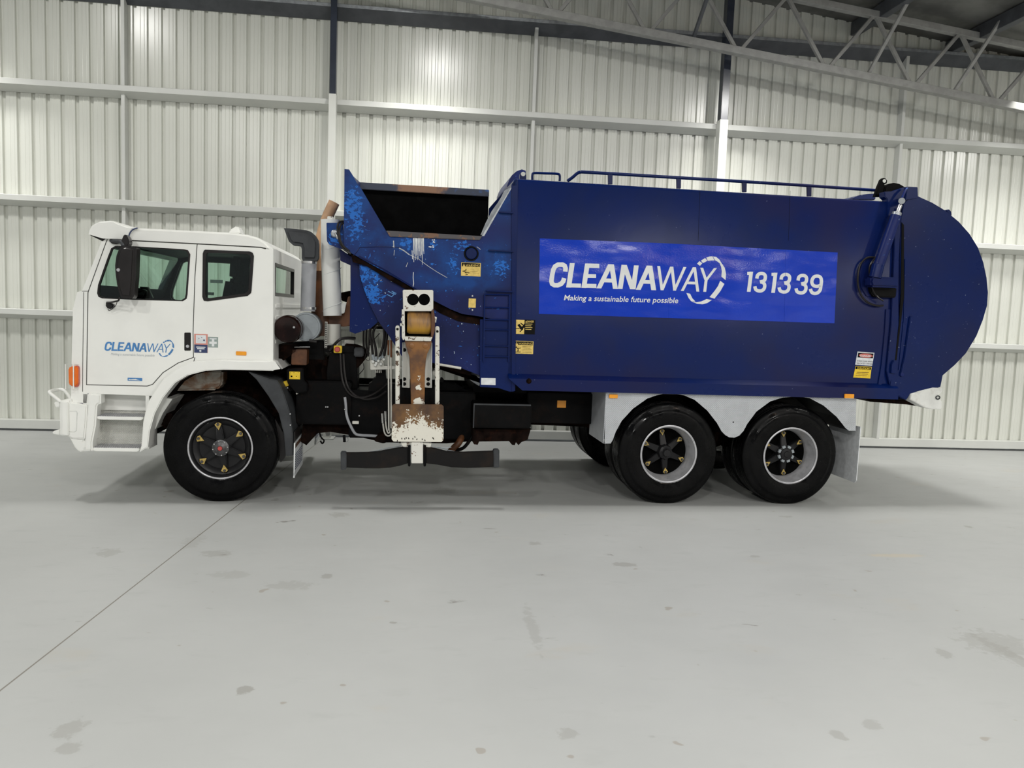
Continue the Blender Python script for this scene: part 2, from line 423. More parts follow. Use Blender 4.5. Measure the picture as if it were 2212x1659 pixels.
def ribbon(bm, p, w, Y, conv):
    "stroke of lettering: polyline p in drawing units, width w, flat in the plane y = Y"
    p = [Vector(q) for q in p]; L = []; Rr = []
    for i, q in enumerate(p):
        d1 = (p[i]-p[i-1]).normalized() if i else (p[1]-p[0]).normalized()
        d2 = (p[i+1]-p[i]).normalized() if i < len(p)-1 else d1
        n1 = Vector((-d1.y, d1.x)); n2 = Vector((-d2.y, d2.x)); n = (n1+n2)
        n = n/max(n.length_squared/2, .6)
        L.append(q+n*w/2); Rr.append(q-n*w/2)
    for i in range(len(p)-1):
        bm.faces.new([bm.verts.new(conv(v)) for v in (L[i], L[i+1], Rr[i+1], Rr[i])])
def ribbon_h(bm, a, b, w, conv):
    "slanted stem cut level at both ends: horizontal width w"
    bm.faces.new([bm.verts.new(conv(Vector(v))) for v in ((a[0]-w/2, a[1]), (a[0]+w/2, a[1]+w*.03), (b[0]+w/2, b[1]+w*.03), (b[0]-w/2, b[1]))])
def polyf(bm, pts, conv): bm.faces.new([bm.verts.new(conv(Vector(v))) for v in pts])
def thick(bm, t):
    "give flat lettering its film thickness, towards the viewer side (-y); overlapping strokes lie a hair apart"
    bm.faces.ensure_lookup_table()
    for i, f in enumerate(bm.faces):
        for v in f.verts: v.co.y -= .00013*(i % 9)
    bmesh.ops.recalc_face_normals(bm, faces=bm.faces)
    r = bmesh.ops.extrude_face_region(bm, geom=bm.faces[:])
    for v in r['geom']:
        if isinstance(v, bmesh.types.BMVert): v.co.y -= t
def text(name, s, x0, y0, x1, y1, hpx, Y, m, parent, shear=0, bold=0, label=None, squeeze=True):
    "line of writing from pixel (x0, y0) to (x1, y1) on its baseline, capital height hpx"
    cu = bpy.data.curves.new(name, 'FONT'); cu.body = s; cu.size = 1; cu.shear = shear; cu.offset = bold; cu.resolution_u = 3
    ob = bpy.data.objects.new(name, cu); COL.objects.link(ob)
    me = bpy.data.meshes.new_from_object(ob.evaluated_get(bpy.context.evaluated_depsgraph_get())); bpy.data.objects.remove(ob)
    xs = [v.co.x for v in me.vertices]; a, b = min(xs), max(xs)
    for v in me.vertices:
        u = (v.co.x-a)/(b-a); q = P(x0+(x1-x0)*u, y0+(y1-y0)*u - v.co.y/.729*hpx, Y)
        v.co = (q.x, Y, q.z)
    me.name = name
    o = bpy.data.objects.new(name, me); COL.objects.link(o); me.materials.append(M[m]); o.parent = parent
    if label: o['label'] = label
    return o
def tag(o, label, cat, group=None, kind=None):
    o['label'] = label; o['category'] = cat
    if group: o['group'] = group
    if kind: o['kind'] = kind
    return o
def empty(name, loc=(0, 0, 0)):
    o = bpy.data.objects.new(name, None); COL.objects.link(o); o.location = loc; o.empty_display_size = .3
    return o
# ================================================================ the hall
def roofz(x): return 6.56 - .115*(x-7.07)
XL, XR = -9., 15.
def hall():
    # floor
    bm = bmesh.new(); boxbm(bm, XL, XR, -24, YW+.3, -.15, 0)
    tag(link('floor', bm, 'floor'), 'pale grey polished concrete floor with scuffs and one saw cut joint', 'floor', kind='structure')
    # cladding: pans with recessed ribs, 190 mm pitch
    bm = bmesh.new(); prof = []; x = XL; p = .19; y = YW
    while x < XR:
        prof += [(x, y), (x+.045, y), (x+.049, y-.003), (x+.053, y), (x+.098, y), (x+.102, y-.003), (x+.106, y), (x+.134, y), (x+.141, y+.036), (x+.183, y+.036)]
        x += p
    prof.append((x, y))
    lo = [bm.verts.new((a, b, .05)) for a, b in prof]; hi = [bm.verts.new((a, b, roofz(a)+.02)) for a, b in prof]
    lo2 = bm.verts.new((XL, y+.08, .05)); lo3 = bm.verts.new((x, y+.08, .05)); h2 = bm.verts.new((XL, y+.08, roofz(XL)+.02)); h3 = bm.verts.new((x, y+.08, roofz(x)+.02))
    for i in range(len(prof)-1): bm.faces.new((lo[i], lo[i+1], hi[i+1], hi[i]))
    bm.faces.new((lo2, lo3, h3, h2))
    o = link('wall_back', bm, 'clad'); tag(o, 'pale grey ribbed metal cladding wall behind the truck', 'wall', kind='structure')
    # roof sheet
    bm = bmesh.new()
    prism_bm([(XL, roofz(XL)), (XR, roofz(XR)), (XR, roofz(XR)+.1), (XL, roofz(XL)+.1)], -24, YW+.3, 0, bm)
    tag(link('ceiling', bm, 'foil'), 'dark grey foil lined underside of the sloping roof', 'ceiling', kind='structure')
    # other sides of the hall, outside the frame
    for nm, x0, x1, y0, y1 in (('wall_left', XL-.2, XL, -24, YW), ('wall_right', XR, XR+.2, -24, YW)):
        bm = bmesh.new(); boxbm(bm, x0, x1, y0, y1, 0, 2.6 if nm == 'wall_right' else 3.2); o = link(nm, bm, 'clad'); tag(o, 'pale grey side wall of the hall', 'wall', kind='structure')
    # base rail
    bm = bmesh.new()
    prism_bm([(XL, .03), (XR, .03), (XR, .15), (XL, .15)], YW-.14, YW-.005, .004, bm)
    o = link('baseboard_back', bm, 'girt', None, True); tag(o, 'light grey base rail along the foot of the cladding wall', 'rail', kind='structure')
    # girts: folded channel, face at the room side, web sloping back to the sheet
    def girt(z, m, lab, h=.075, drop=.05):
        bm = bmesh.new(); y0, y1 = YW-.20, YW-.006
        sec = [(y0, z-h), (y0, z-.006), (y0+.006, z), (y1, z), (y1, z-h-drop-.01), (y1-.01, z-h-drop-.01), (y0+.01, z-h-.004)]
        A = [bm.verts.new((XL, a, b)) for a, b in sec]; B = [bm.verts.new((XR, a, b)) for a, b in sec]
        n = len(sec)
        for i in range(n): bm.faces.new((A[i], A[(i+1) % n], B[(i+1) % n], B[i]))
        bm.faces.new(A); bm.faces.new(B)
        o = link('wall_girt', bm, m)
        if m == 'galv':
            o.data.materials.append(M['galvdark'])
            for p in o.data.polygons:
                if p.normal.z < -.2: p.material_index = 1
        tag(o, lab, 'beam', 'horizontal girts of the back wall')
    girt(1.70, 'girt', 'light grey horizontal girt lowest on the wall, level with the cab door')
    girt(3.245, 'girt', 'light grey horizontal girt crossing the wall just above the cab roof')
    girt(4.775, 'girt', 'light grey horizontal girt crossing the wall high above the truck, below the dark one')
    girt(6.06, 'galv', 'galvanised dark girt topmost on the wall, passing behind the roof truss', .05, .11)
    # wind posts between girts, seen as thin light strips
    for px, lab in ((267, 'thin white wind post on the wall above the cab windows'), (1152, 'thin white wind post on the wall above the hopper end of the body'), (1950, 'thin white wind post on the wall above the tailgate')):
        x = WP(px, 250 if px != 267 else 200, YW-.1).x; bm = bmesh.new(); zt = 6.0
        boxbm(bm, x-.024, x+.024, YW-.13, YW-.004, .15, zt, .003)
        tag(link('wind_post', bm, 'girt', None, True), lab, 'post', 'wind posts on the wall')
    # main columns
    for px, w_, d_, lab in ((717.5, .10, .16, 'column with white lower and navy upper half, behind the exhaust stack'), (1566, .12, .16, 'column with white lower and navy upper half, behind the blue body')):
        yf = YW-.36; x = WP(px, 240, yf).x; zc = WP(px, 202 if px < 800 else 258, yf).z
        root = empty('steel_column', (x, yf+d_/2, 0)); tag(root, lab, 'column', 'steel columns at the wall')
        bm = bmesh.new(); boxbm(bm, -w_/2, w_/2, -d_/2, d_/2, 0, zc, .003); link('lower_casing', bm, 'collow', root, True, 'white painted lower casing')
        bm = bmesh.new(); boxbm(bm, -w_/2+.008, w_/2-.008, -d_/2+.008, d_/2-.008, zc, roofz(x)-(.0 if px < 800 else 0), .003); link('upper_shaft', bm, 'colhi', root, True, 'navy painted upper shaft')
        bm = bmesh.new(); boxbm(bm, -w_/2-.05, w_/2+.05, -d_/2-.04, d_/2+.04, 0, .02, .002); link('base_plate', bm, 'girt', root, True)
    # roof truss along the wall
    Yt = YW-.75
    def L(a, b): return Vector(a), Vector(b)
    root = empty('roof_truss', (2., Yt, 6.)); tag(root, 'grey steel roof truss sloping down to the right in front of the wall', 'truss')
    org = Vector((2., Yt, 6.))
    def bar(name, a, b, w_, d_, m='truss'):
        a, b = Vector(a), Vector(b); t = (b-a).normalized(); s_ = Vector((0, 1, 0)); s_ = (s_-t*s_.dot(t)).normalized(); u = t.cross(s_)
        bm = bmesh.new(); vs = []
        for q in (a, b):
            vs.append([bm.verts.new(q+s_*i*d_/2+u*j*w_/2-org) for i, j in ((-1, -1), (1, -1), (1, 1), (-1, 1))])
        A, B = vs
        for k in range(4): bm.faces.new((A[k], A[(k+1) % 4], B[(k+1) % 4], B[k]))
        bm.faces.new(A); bm.faces.new(B)
        bmesh.ops.bevel(bm, geom=bm.edges[:], offset=.004, segments=1, affect='EDGES')
        return link(name, bm, m, root, True)
    bot = lambda x: 5.935 - .115*(x-3.527)
    top = lambda x: roofz(x)-.17
    x0, x1 = -4., XR-.1
    bar('bottom_chord', (x0, Yt, bot(x0)), (x1, Yt, bot(x1)), .10, .12)
    bar('top_chord', (x0, Yt, top(x0)), (x1, Yt, top(x1)), .09, .10)
    nodes = [WP(px, py, Yt).x for px, py in ((1200, 24), (1399, 66), (1595, 108), (1785, 150), (1971, 190), (2151, 228))]
    step = (nodes[-1]-nodes[0])/5
    allb = [nodes[0]-step*k for k in range(5, 0, -1)] + nodes + [nodes[-1]+step*k for k in range(1, 4)]
    for i, x in enumerate(allb):
        for s_ in (-1, 1):
            xt = x + s_*step*.52
            if xt > XR-.2: continue
            bar('web_member', (x+s_*.04, Yt, bot(x)+.03), (xt-s_*.05, Yt, top(xt)-.03), .048, .05)
    for px, py, qx, qy in ((1497, 84, 1526, 0), (1877, 157, 1963, 0), (2062, 196, 2191, 0), (2230, 235, 2400, 0)):
        a = WP(px, py, Yt); b = WP(qx, qy, Yt-.55); d = b-a; t = (roofz(b.x)-.06-a.z)/max(d.z, .3)
        bar('fly_brace', a, a+d*t, .045, .045, 'galvdark' if px == 1497 else 'truss')
    # purlins running towards the viewer
    for k, (px, lab) in enumerate(((1905, 'dark roof purlin nearest the middle of the truss'), (2120, 'dark roof purlin above the tailgate side'), (2330, 'dark roof purlin farthest right, near the frame corner'))):
        x = WP(px, 30+k*45, Yt).x; z = roofz(x); bm = bmesh.new()
        boxbm(bm, x-.06, x+.06, -22, YW-.02, z-.2, z-.012, .004)
        tag(link('roof_purlin', bm, 'galvdark', None, True), lab, 'beam', 'roof purlins')
hall()
# ================================================================ the truck (built in its own frame, then turned with its root)
T = empty('garbage_truck'); T.rotation_euler = (0, 0, WY)
tag(T, 'white and dark blue side loading garbage truck parked on the concrete floor', 'truck')
YC = .06                                # outer skin of the cab
def zc(pts, ox, oy, k): return [(ox+a*k, oy+b*k) for a, b in pts]
# ---------------------------------------------------------------- wheels
TR, TWd = .525, .285
hubs = [(0., .0), (4.4254, 1), (5.7548, 1)]
def tyre_prof(y0, front):
    w = TWd; s = y0
    p = [(.287, s+.014), (.300, s+.004), (.318, s+.001), (.345, s-.003), (.40, s-.008), (.43, s-.006), (.447, s-.003), (.452, s+.002), (.478, s+.006), (.500, s+.010), (.517, s+.018)]
    p += [(.525, s+.030), (.525, s+.068), (.513, s+.070), (.513, s+.080), (.525, s+.082), (.525, s+.118), (.513, s+.120), (.513, s+.130), (.525, s+.132)]
    q = [(r, 2*s+w-y) for r, y in reversed(p)]
    return p+q+[(.287, s+w-.014), (.287, s+.014)]
def make_tyre(name, cx, y0, parent): return lathe(name, tyre_prof(y0, 1), (cx, TR-.004), 'rubber', parent, 72)
ang = [98+60*k for k in range(6)]
def front_wheel(cx):
    cz = TR-.004
    root = lathe('front_wheel', [(.292, .03), (.301, .016), (.299, .009), (.292, .006), (.286, .009), (.284, .02), (.290, .03)], (cx, cz), 'rimgrey', T, 64)
    lathe('rim_barrel', [(.287, .022), (.276, .03), (.266, .045), (.262, .11)], (cx, cz), 'blackwheel', root, 64)
    root['label'] = 'near front wheel with silver rim edge and black spider hub'
    make_tyre('tyre', cx, .015, root)
    lathe('wheel_dish', [(.262, .06), (.235, .072), (.21, .10), (.12, .11), (.0, .11)], (cx, cz), 'blackwheel', root)
    bm = bmesh.new()
    for a in ang:
        a = math.radians(a); u = Vector((math.cos(a), 0, math.sin(a))); v = Vector((-u.z, 0, u.x))
        c = Vector((cx, 0, cz))
        A = [c+u*.07+v*.036, c+u*.07-v*.036, c+u*.245-v*.024, c+u*.245+v*.024]
        B = [q+Vector((0, .075, 0)) for q in A]; A = [A[0]+Vector((0, .052, 0)), A[1]+Vector((0, .052, 0)), A[2]+Vector((0, .072, 0)), A[3]+Vector((0, .072, 0))]; B = [q+Vector((0, .06, 0)) for q in B]
        va = [bm.verts.new(q) for q in A]; vb = [bm.verts.new(q) for q in B]
        bm.faces.new(va); bm.faces.new(vb)
        for k in range(4): bm.faces.new((va[k], va[(k+1) % 4], vb[(k+1) % 4], vb[k]))
    bmesh.ops.bevel(bm, geom=bm.edges[:], offset=.008, segments=2, affect='EDGES')
    link('spokes', bm, 'blackwheel', root, True)
    lathe('hub', [(0, -.004), (.022, -.004), (.024, .0), (.034, .002), (.040, .006), (.055, .008), (.062, .014), (.078, .02), (.080, .05), (.085, .11)], (cx, cz), 'hubgrey', root, 40, 'grey hub end')
    lathe('hub_cap', [(0, -.014), (.018, -.012), (.022, -.006), (.022, 0)], (cx, cz), 'red', root, 24, 'red hub cap')
    for k in range(8):
        a = math.radians(45*k+10); lathe('hub_bolt', [(0, .004), (.006, .005), (.006, .016)], (cx+.068*math.cos(a), cz+.068*math.sin(a)), 'steel', root, 8)
    for a in ang: pointer(root, cx, cz, a, .225, .056, .032)
    return root
def pointer(root, cx, cz, a, r, y, s):
    a = math.radians(a); u = Vector((math.cos(a), 0, math.sin(a))); c = Vector((cx, 0, cz))+u*r
    lathe('wheel_nut', [(0, y-.022), (.012, y-.020), (.015, y-.008), (.015, y+.01)], (c.x, c.z), 'hubgrey', root, 6, 'grey wheel nut')
    d = -u; n = Vector((-d.z, 0, d.x)); q = c+d*(.036+(s-.02)*1.6)
    pts = [(q.x, q.z), ((c+n*s).x, (c+n*s).z), ((c-d*.016+n*.012).x, (c-d*.016+n*.012).z), ((c-d*.016-n*.012).x, (c-d*.016-n*.012).z), ((c-n*s).x, (c-n*s).z)]
    link('nut_pointer', prism_bm(pts, y-.006, y+.002, 0), 'brass', root, False, 'yellowed nut pointer')
def rear_wheel(cx, last):
    cz = TR-.004
    root = lathe('rear_wheel', [(.292, .03), (.302, .017), (.302, .010), (.292, .006), (.284, .010), (.281, .03), (.272, .045), (.272, .075), (.262, .090), (.262, .118), (.254, .130), (.250, .205), (.262, .21)], (cx, cz), 'rimgrey', T, 64)
    root['label'] = 'near rear wheel with deep silver rim, ' + ('hindmost' if last else 'foremost') + ' of the rear pair'
    make_tyre('tyre', cx, .015, root)
    lathe('wheel_well', [(.252, .205), (.2, .23), (.0, .24)], (cx, cz), 'shade_black', root)
    bm = bmesh.new()
    for a in ang:
        a = math.radians(a+(0 if not last else -4)); u = Vector((math.cos(a), 0, math.sin(a))); v = Vector((-u.z, 0, u.x)); c = Vector((cx, 0, cz))
        A = [c+u*.07+v*.034, c+u*.07-v*.034, c+u*.24-v*.022, c+u*.24+v*.022]
        va = [bm.verts.new(q+Vector((0, .155 if i < 2 else .19, 0))) for i, q in enumerate(A)]; vb = [bm.verts.new(q+Vector((0, .235, 0))) for q in A]
        bm.faces.new(va); bm.faces.new(vb)
        for k in range(4): bm.faces.new((va[k], va[(k+1) % 4], vb[(k+1) % 4], vb[k]))
    bmesh.ops.bevel(bm, geom=bm.edges[:], offset=.006, segments=2, affect='EDGES')
    link('spokes', bm, 'blackwheel', root, True)
    if last:
        lathe('hub', [(0, .085), (.03, .087), (.034, .094), (.062, .098), (.066, .11), (.085, .12), (.088, .235)], (cx, cz), 'blackwheel', root, 40)
        for k in range(8):
            a = math.radians(45*k+22); u = Vector((math.cos(a), 0, math.sin(a))); v = Vector((-u.z, 0, u.x)); c = Vector((cx, 0, cz))+u*.078
            pts = [((c+u*i+v*j).x, (c+u*i+v*j).z) for i, j in ((-.012, -.018), (.014, -.018), (.014, .018), (-.012, .018))]
            link('hub_lug', prism_bm(pts, .106, .13, .002), 'greydisc', root, True)
    else:
        lathe('hub', [(0, .060), (.036, .062), (.040, .070), (.043, .085), (.052, .095), (.072, .105), (.080, .125), (.085, .235)], (cx, cz), 'blackwheel', root, 8, 'dull black hub')
    for a in ang: pointer(root, cx, cz, a+(0 if not last else -4), .218, .172, .026)
    return root
front_wheel(0.)
rear_wheel(hubs[1][0], False); rear_wheel(hubs[2][0], True)
ty = make_tyre('inner_tyre', 0, 0, T); me = ty.data
spots = [(hubs[1][0], .335, 'inner dual tyre behind the foremost rear wheel'), (hubs[2][0], .335, 'inner dual tyre behind the hindmost rear wheel')]
spots += [(hubs[i][0], y, 'far side '+('outer' if y > 2 else 'inner')+' tyre of the '+('foremost' if i == 1 else 'hindmost')+' rear axle') for i in (1, 2) for y in (1.88, 2.20)] + [(0., 2.18, 'far side front tyre')]
for k, (x, y, lab) in enumerate(spots):
    o = ty if k == 0 else ty.copy()
    if k: COL.objects.link(o)
    o.location = (x, y, 0); o['label'] = lab
for k, x in enumerate((0, hubs[1][0], hubs[2][0])):
    bm = bmesh.new(); tubebm(bm, [(x, .14 if not k else .26, TR-.02), (x, 2.36, TR-.02)], .075, 16)
    for y in (.5, 1.3, 2.0): tubebm(bm, [(x, y-.14, TR-.02), (x, y+.14, TR-.02)], .17 if y == 1.3 and k else .11, 16)
    link('axle', bm, 'grime', T, True)
# ---------------------------------------------------------------- chassis
def chassis():
    a = P(330, 832, .8); b = P(1960, 866, .8)
    bm = bmesh.new()
    for y in (.83, 1.61): boxbm(bm, -.85, 6.55, y, y+.07, .80, 1.08, .004)
    for x in (-.6, .75, 2.4, 3.6, 5.1, 6.35): boxbm(bm, x, x+.1, .85, 1.66, .85, 1.03)
    link('chassis_frame', bm, 'black', T, True)
    # engine and gearbox block below the cab
    bm = bmesh.new(); boxbm(bm, -.65, .95, .62, 1.9, .72, 1.38, .03); boxbm(bm, .9, 1.45, .9, 1.6, .55, .98, .05); boxbm(bm, -.3, .5, .8, 1.7, .55, .8, .05)
    link('engine', bm, 'grime', T, True)
    bm = bmesh.new(); tubebm(bm, [(1.4, 1.25, .72), (4.3, 1.25, .66)], .06, 12)
    for x in (1.5, 2.9, 4.2): tubebm(bm, [(x-.06, 1.25, .70), (x+.06, 1.25, .70)], .09, 12)
    link('drive_shaft', bm, 'grime', T, True)
    # rear spring packs and torque rods
    bm = bmesh.new()
    for y in (.72, 1.72):
        for k in range(7): boxbm(bm, 4.25+.08*k, 5.93-.08*k, y, y+.09, .62+.03*k-.02, .645+.03*k-.02)
        boxbm(bm, 4.9, 5.28, y-.04, y+.14, .5, .88, .02)
    link('leaf_spring', bm, 'grime', T, True)
    # tank and side boxes, far to near
    pbox('battery_box', 640, 822, 757, 918, .36, .80, 'black', T, .012)
    pbox('mounting_frame', 755, 842, 1024, 950, .42, .84, 'black', T, .012)
    bm = prism_bm(pl([(655, 905), (700, 905), (820, 925), (1032, 930), (1032, 952), (965, 958), (830, 956), (756, 940), (713, 933), (686, 936), (662, 962), (650, 955)], .5), .5, .9, .006)
    link('underbody_guard', bm, 'grime', T, True)
    fuel = pbox('fuel_tank', 1023, 871, 1147, 926, .12, .70, 'black', T, .014)
    a, b = P(1023, 872, .118), P(1147, 872, .118)
    bm = bmesh.new(); boxbm(bm, a.x, a.x+.012, .112, .122, P(1023, 924, .12).z, a.z); boxbm(bm, a.x, b.x, .110, .122, a.z-.012, a.z+.004, .002)
    link('tank_rim', bm, 'greyplastic', fuel, True)
    bm = prism_bm(pl([(1022, 926), (1147, 926), (1140, 950), (1127, 955), (1120, 962), (1115, 955), (1112, 962), (1106, 961), (1100, 953), (1035, 954), (1032, 961), (1024, 960), (1020, 953)], .22), .22, .70, .006)
    link('tank_cradle', bm, 'grime', T, True)
    pbox('side_beam', 1140, 848, 1280, 916, .55, .80, 'black', T, .008)
    bm = prism_bm(pl([(1147, 912), (1200, 912), (1260, 920), (1290, 930), (1290, 900), (1147, 890)], .7), .7, .86, .004); link('air_tank', bm, 'grime', T, True)
    for k, (x, y, px, py) in enumerate(((1204, 865, 1222.5, 881),)):
        pbox('side_reflector', x, y, px, py, .538, .552, 'amber', T, .002, 'square amber reflector on the chassis side beam')
    # body sub frame between rail and body
    box('sub_frame', 2.45, 6.5, .62, 1.88, 1.05, 1.20, 'black', T, .004)
    bm = bmesh.new(); boxbm(bm, -.9, -.75, .6, 1.9, .55, .95); boxbm(bm, -.62, -.5, .3, 2.2, .66, .80, .02); link('front_cross_member', bm, 'grime', T, True)
    # exhaust tail pipe curling under the frame
    ptube('tail_pipe', [(1003, 930, .5), (992, 955, .4), (982, 966, .4), (972, 976, .45)], .035, 'brown', T, 12)
    ptube('tail_pipe', [(1022, 940, .3), (1010, 958, .3), (1000, 968, .32), (986, 973, .4)], .018, 'black', T, 10)
chassis()
# ---------------------------------------------------------------- cab
arch_in = [(323, 932), (334, 893), (352, 859), (378, 827), (405, 811), (444, 801), (483, 799), (536, 800), (588, 801)]
arch_out = [(305, 963), (309, 911), (318, 872), (329, 853), (352, 819), (378, 798), (405, 785), (417, 781), (444, 779), (483, 778), (575, 780), (590, 779)]
XB = P(588, 700, YC).x                  # back face of the cab
def evalmesh(o, name, m):
    me = bpy.data.meshes.new_from_object(o.evaluated_get(bpy.context.evaluated_depsgraph_get())); return me
def cab():
    YF = 2.44
    prof = pl([(223, 511), (177, 628), (166, 631), (157, 668), (154, 786), (153, 869), (187, 871), (189, 850), (216, 851), (329, 855), (352, 819), (378, 801), (405, 788), (444, 781), (483, 780), (590, 782), (590, 536), (560, 528), (426, 518), (277, 511)], YC)
    bm = prism_bm(prof, YC, YF, 0)
    es = [e for e in bm.edges if abs(e.verts[0].co.y-e.verts[1].co.y) < 1e-6 and min(e.verts[0].co.z, e.verts[1].co.z) > 1.2]
    zt = P(590, 536, YC)
    es += [e for e in bm.edges if abs(e.verts[0].co.y-e.verts[1].co.y) > 1 and abs(e.verts[0].co.x-zt.x) < .02]
    bmesh.ops.bevel(bm, geom=es, offset=.055, segments=4, affect='EDGES', clamp_overlap=True)
    shell = link('cab', bm, 'white', T, True)
    z0 = P(300, 730, YC).z
    def cutter(bm):
        me = bpy.data.meshes.new('c'); bmesh.ops.recalc_face_normals(bm, faces=bm.faces); bm.to_mesh(me); bm.free()
        c = bpy.data.objects.new('c', me); COL.objects.link(c); c.parent = T; return c
    inner = [P(235, 526, YC), P(192, 635, YC), P(172, 650, YC), P(170, 700, YC), P(200, 745, YC), P(330, 745, YC), P(420, 735, YC), P(578, 735, YC), P(578, 545, YC), P(550, 534, YC), P(426, 526, YC), P(277, 519, YC)]
    win1 = [(250, 532), (294, 533), (396, 539), (405, 541), (410, 550), (404, 636), (402, 645), (394, 650), (289, 647), (222, 644), (214, 641), (211, 633), (213, 615), (234, 555), (241, 537)]
    win2 = [(446, 542), (537, 545.5), (543, 548), (546, 555), (541, 626), (540, 631), (533, 637), (451, 648), (443, 647), (440, 639), (441, 550), (443, 544)]
    cs = [cutter(prism_bm([(v.x, v.z) for v in inner], YC+.05, YF-.05)), cutter(prism_bm(pl(win1, YC), YC-.1, YF+.1)), cutter(prism_bm(pl(win2, YC), YC-.1, YF+.1))]
    # back windows
    a = PX(597, 566, XB); b = PX(634, 592, XB); c = PX(634, 645, XB); d = PX(597, 628, XB)
    zl, zh = (c.z+d.z)/2, (a.z+b.z)/2; y0, y1 = YC+.14, b.y
    bm = bmesh.new(); boxbm(bm, XB-.3, XB+.2, y0, y1, zl, zh, 0); cs.append(cutter(bm))
    # windscreen
    bm = bmesh.new(); f0 = P(172, 628, YC); f1 = P(224, 516, YC)
    prism_bm([(f0.x-.2, f0.z+.06), (f0.x+.16, f0.z+.06), (f1.x+.12, f1.z-.07), (f1.x-.3, f1.z-.07)], YC+.16, YF-.16, 0, bm); cs.append(cutter(bm))
    for c_ in cs:
        mo = shell.modifiers.new('b', 'BOOLEAN'); mo.object = c_; mo.operation = 'DIFFERENCE'; mo.solver = 'EXACT'
    me = evalmesh(shell, 'cab', 'white'); shell.modifiers.clear()
    old = shell.data; shell.data = me; bpy.data.meshes.remove(old)
    for c_ in cs: bpy.data.objects.remove(c_)
    if not me.materials: me.materials.append(M['white'])
    me.materials.append(M['trimblue'])
    # lining: faces of the cavity
    xmin = f0.x+.03
    for p in me.polygons:
        q = p.center
        if YC+.045 < q.y < YF-.045 and q.z > z0-.02 and xmin-.08 < q.x < XB-.03 and q.z < P(400, 524, YC).z: p.material_index = 1
        p.use_smooth = False
    for p in me.polygons: p.use_smooth = True
    me.set_sharp_from_angle(angle=math.radians(30))
    # glazing with black rubber
    def scale(pts, k):
        cx = sum(p[0] for p in pts)/len(pts); cy = sum(p[1] for p in pts)/len(pts); return [(cx+(p[0]-cx)*k, cy+(p[1]-cy)*k) for p in pts]
    for nm, w_, k, lab in (('door_window', win1, 1.0, None), ('quarter_window', win2, 1, None)):
        for y, far in ((YC, 0), (YF, 1)):
            o_ = pl(w_, YC)
            g = link(nm, prism_bm(scale(o_, 1.0), y+.014 if not far else y-.022, y+.020 if not far else y-.016), 'glass', shell, False)
            if nm == 'door_window':
                fr = holed('window_seal', [scale(o_, 1.012), scale(o_, .972)], y-.002+(0 if not far else -.03), y+.030, 'plastic', g)
            else: fr = holed('window_seal', [scale(o_, 1.05), scale(o_, .925)], y-.008+(0 if not far else -.03), y+.035, 'plastic', g)
    for ya, yb in ((y0, y1),):
        bm = bmesh.new(); boxbm(bm, XB-.015, XB-.010, ya, yb, zl, zh); g = link('back_window', bm, 'glass', shell)
        bm = bmesh.new()
        for q in ((ya-.02, yb+.02, zl-.02, zl+.012), (ya-.02, yb+.02, zh-.012, zh+.02), (ya-.02, ya+.012, zl, zh), (yb-.012, yb+.02, zl, zh)): boxbm(bm, XB-.03, XB+.008, *q)
        link('window_seal', bm, 'plastic', g, False)
    bm = bmesh.new(); boxbm(bm, 0, .006, YC+.14, YF-.14, 0, 1)
    for v in bm.verts:
        t = v.co.z; v.co.x += f0.x+.075+(f1.x-f0.x-.01)*t; v.co.z = f0.z+.04+(f1.z-f0.z-.08)*t
    link('windscreen', bm, 'glass', shell)
    # swages pressed in the cab back
    bm = bmesh.new()
    for k in range(4): boxbm(bm, XB-.01, XB+.014, YC+.14, YF-.14, zl-.14-.115*k, zl-.09-.115*k, .008)
    link('back_swage', bm, 'white', shell, True)
    # door line, thin gaps
    def seam(pts, w_=.007, close=False):
        q = [P(a, b, YC-.0005) for a, b in pts]; bm = bmesh.new()
        ribbon(bm, [(v.x, v.z) for v in q], w_, 0, lambda v: (v.x, YC-.0005, v.y)); thick(bm, .0008); return bm
    door = [(232, 517), (229, 524), (190, 632), (189, 700), (187, 831), (318, 834), (330, 830), (352, 805), (385, 784), (418, 772), (417, 720), (421, 600), (426, 527)]
    bm = seam(door); o = link('door_seam', bm, 'seam', shell)
    bm = seam([(421, 772), (417, 787)]); o = link('body_seam', bm, 'seam', shell)
    bm = seam([(181, 631), (179, 760), (178.5, 846)], .005); o = link('body_seam', bm, 'seam', shell)
    bm = seam([(177, 629), (190, 629)], .005); link('body_seam', bm, 'seam', shell)
    # roof cap
    rp = pl([(222, 513), (224, 500), (240, 494), (290, 492), (494, 502), (535, 507), (556, 513), (572, 522), (584, 534), (581, 537), (562, 533), (426, 525.5), (277, 518)], YC-.02)
    bm = prism_bm(rp, YC-.02, YF+.02); es = [e for e in bm.edges if abs(e.verts[0].co.y-e.verts[1].co.y) < 1e-6 and e.verts[0].co.z > P(400, 520, YC).z]
    bmesh.ops.bevel(bm, geom=es, offset=.05, segments=4, affect='EDGES', clamp_overlap=True)
    roof = link('cab_roof', bm, 'white', T, True)
    bm = bmesh.new(); tubebm(bm, [P(277, 519, YC-.004), P(426, 526.5, YC-.004), P(562, 534, YC-.004), P(574, 537, YC-.004)], .0055, 6); link('roof_gutter', bm, 'seam', roof, True)
    a = P(495, 503, .7)
    bm = prism_bm(pl([(494, 505), (496, 497), (505, 491), (511, 488), (515, 491), (519, 505)], .5), .5, .72, .015); link('aerial_pod', bm, 'white', roof, True)
    # sun visor over the windscreen
    vp = pl([(191, 506), (192, 498), (197, 488), (203, 484), (215, 478.5), (237, 476.5), (247, 478), (258, 484), (275, 489.5), (297, 491), (286, 496), (281, 504), (277, 517), (221, 515)], YC-.05)
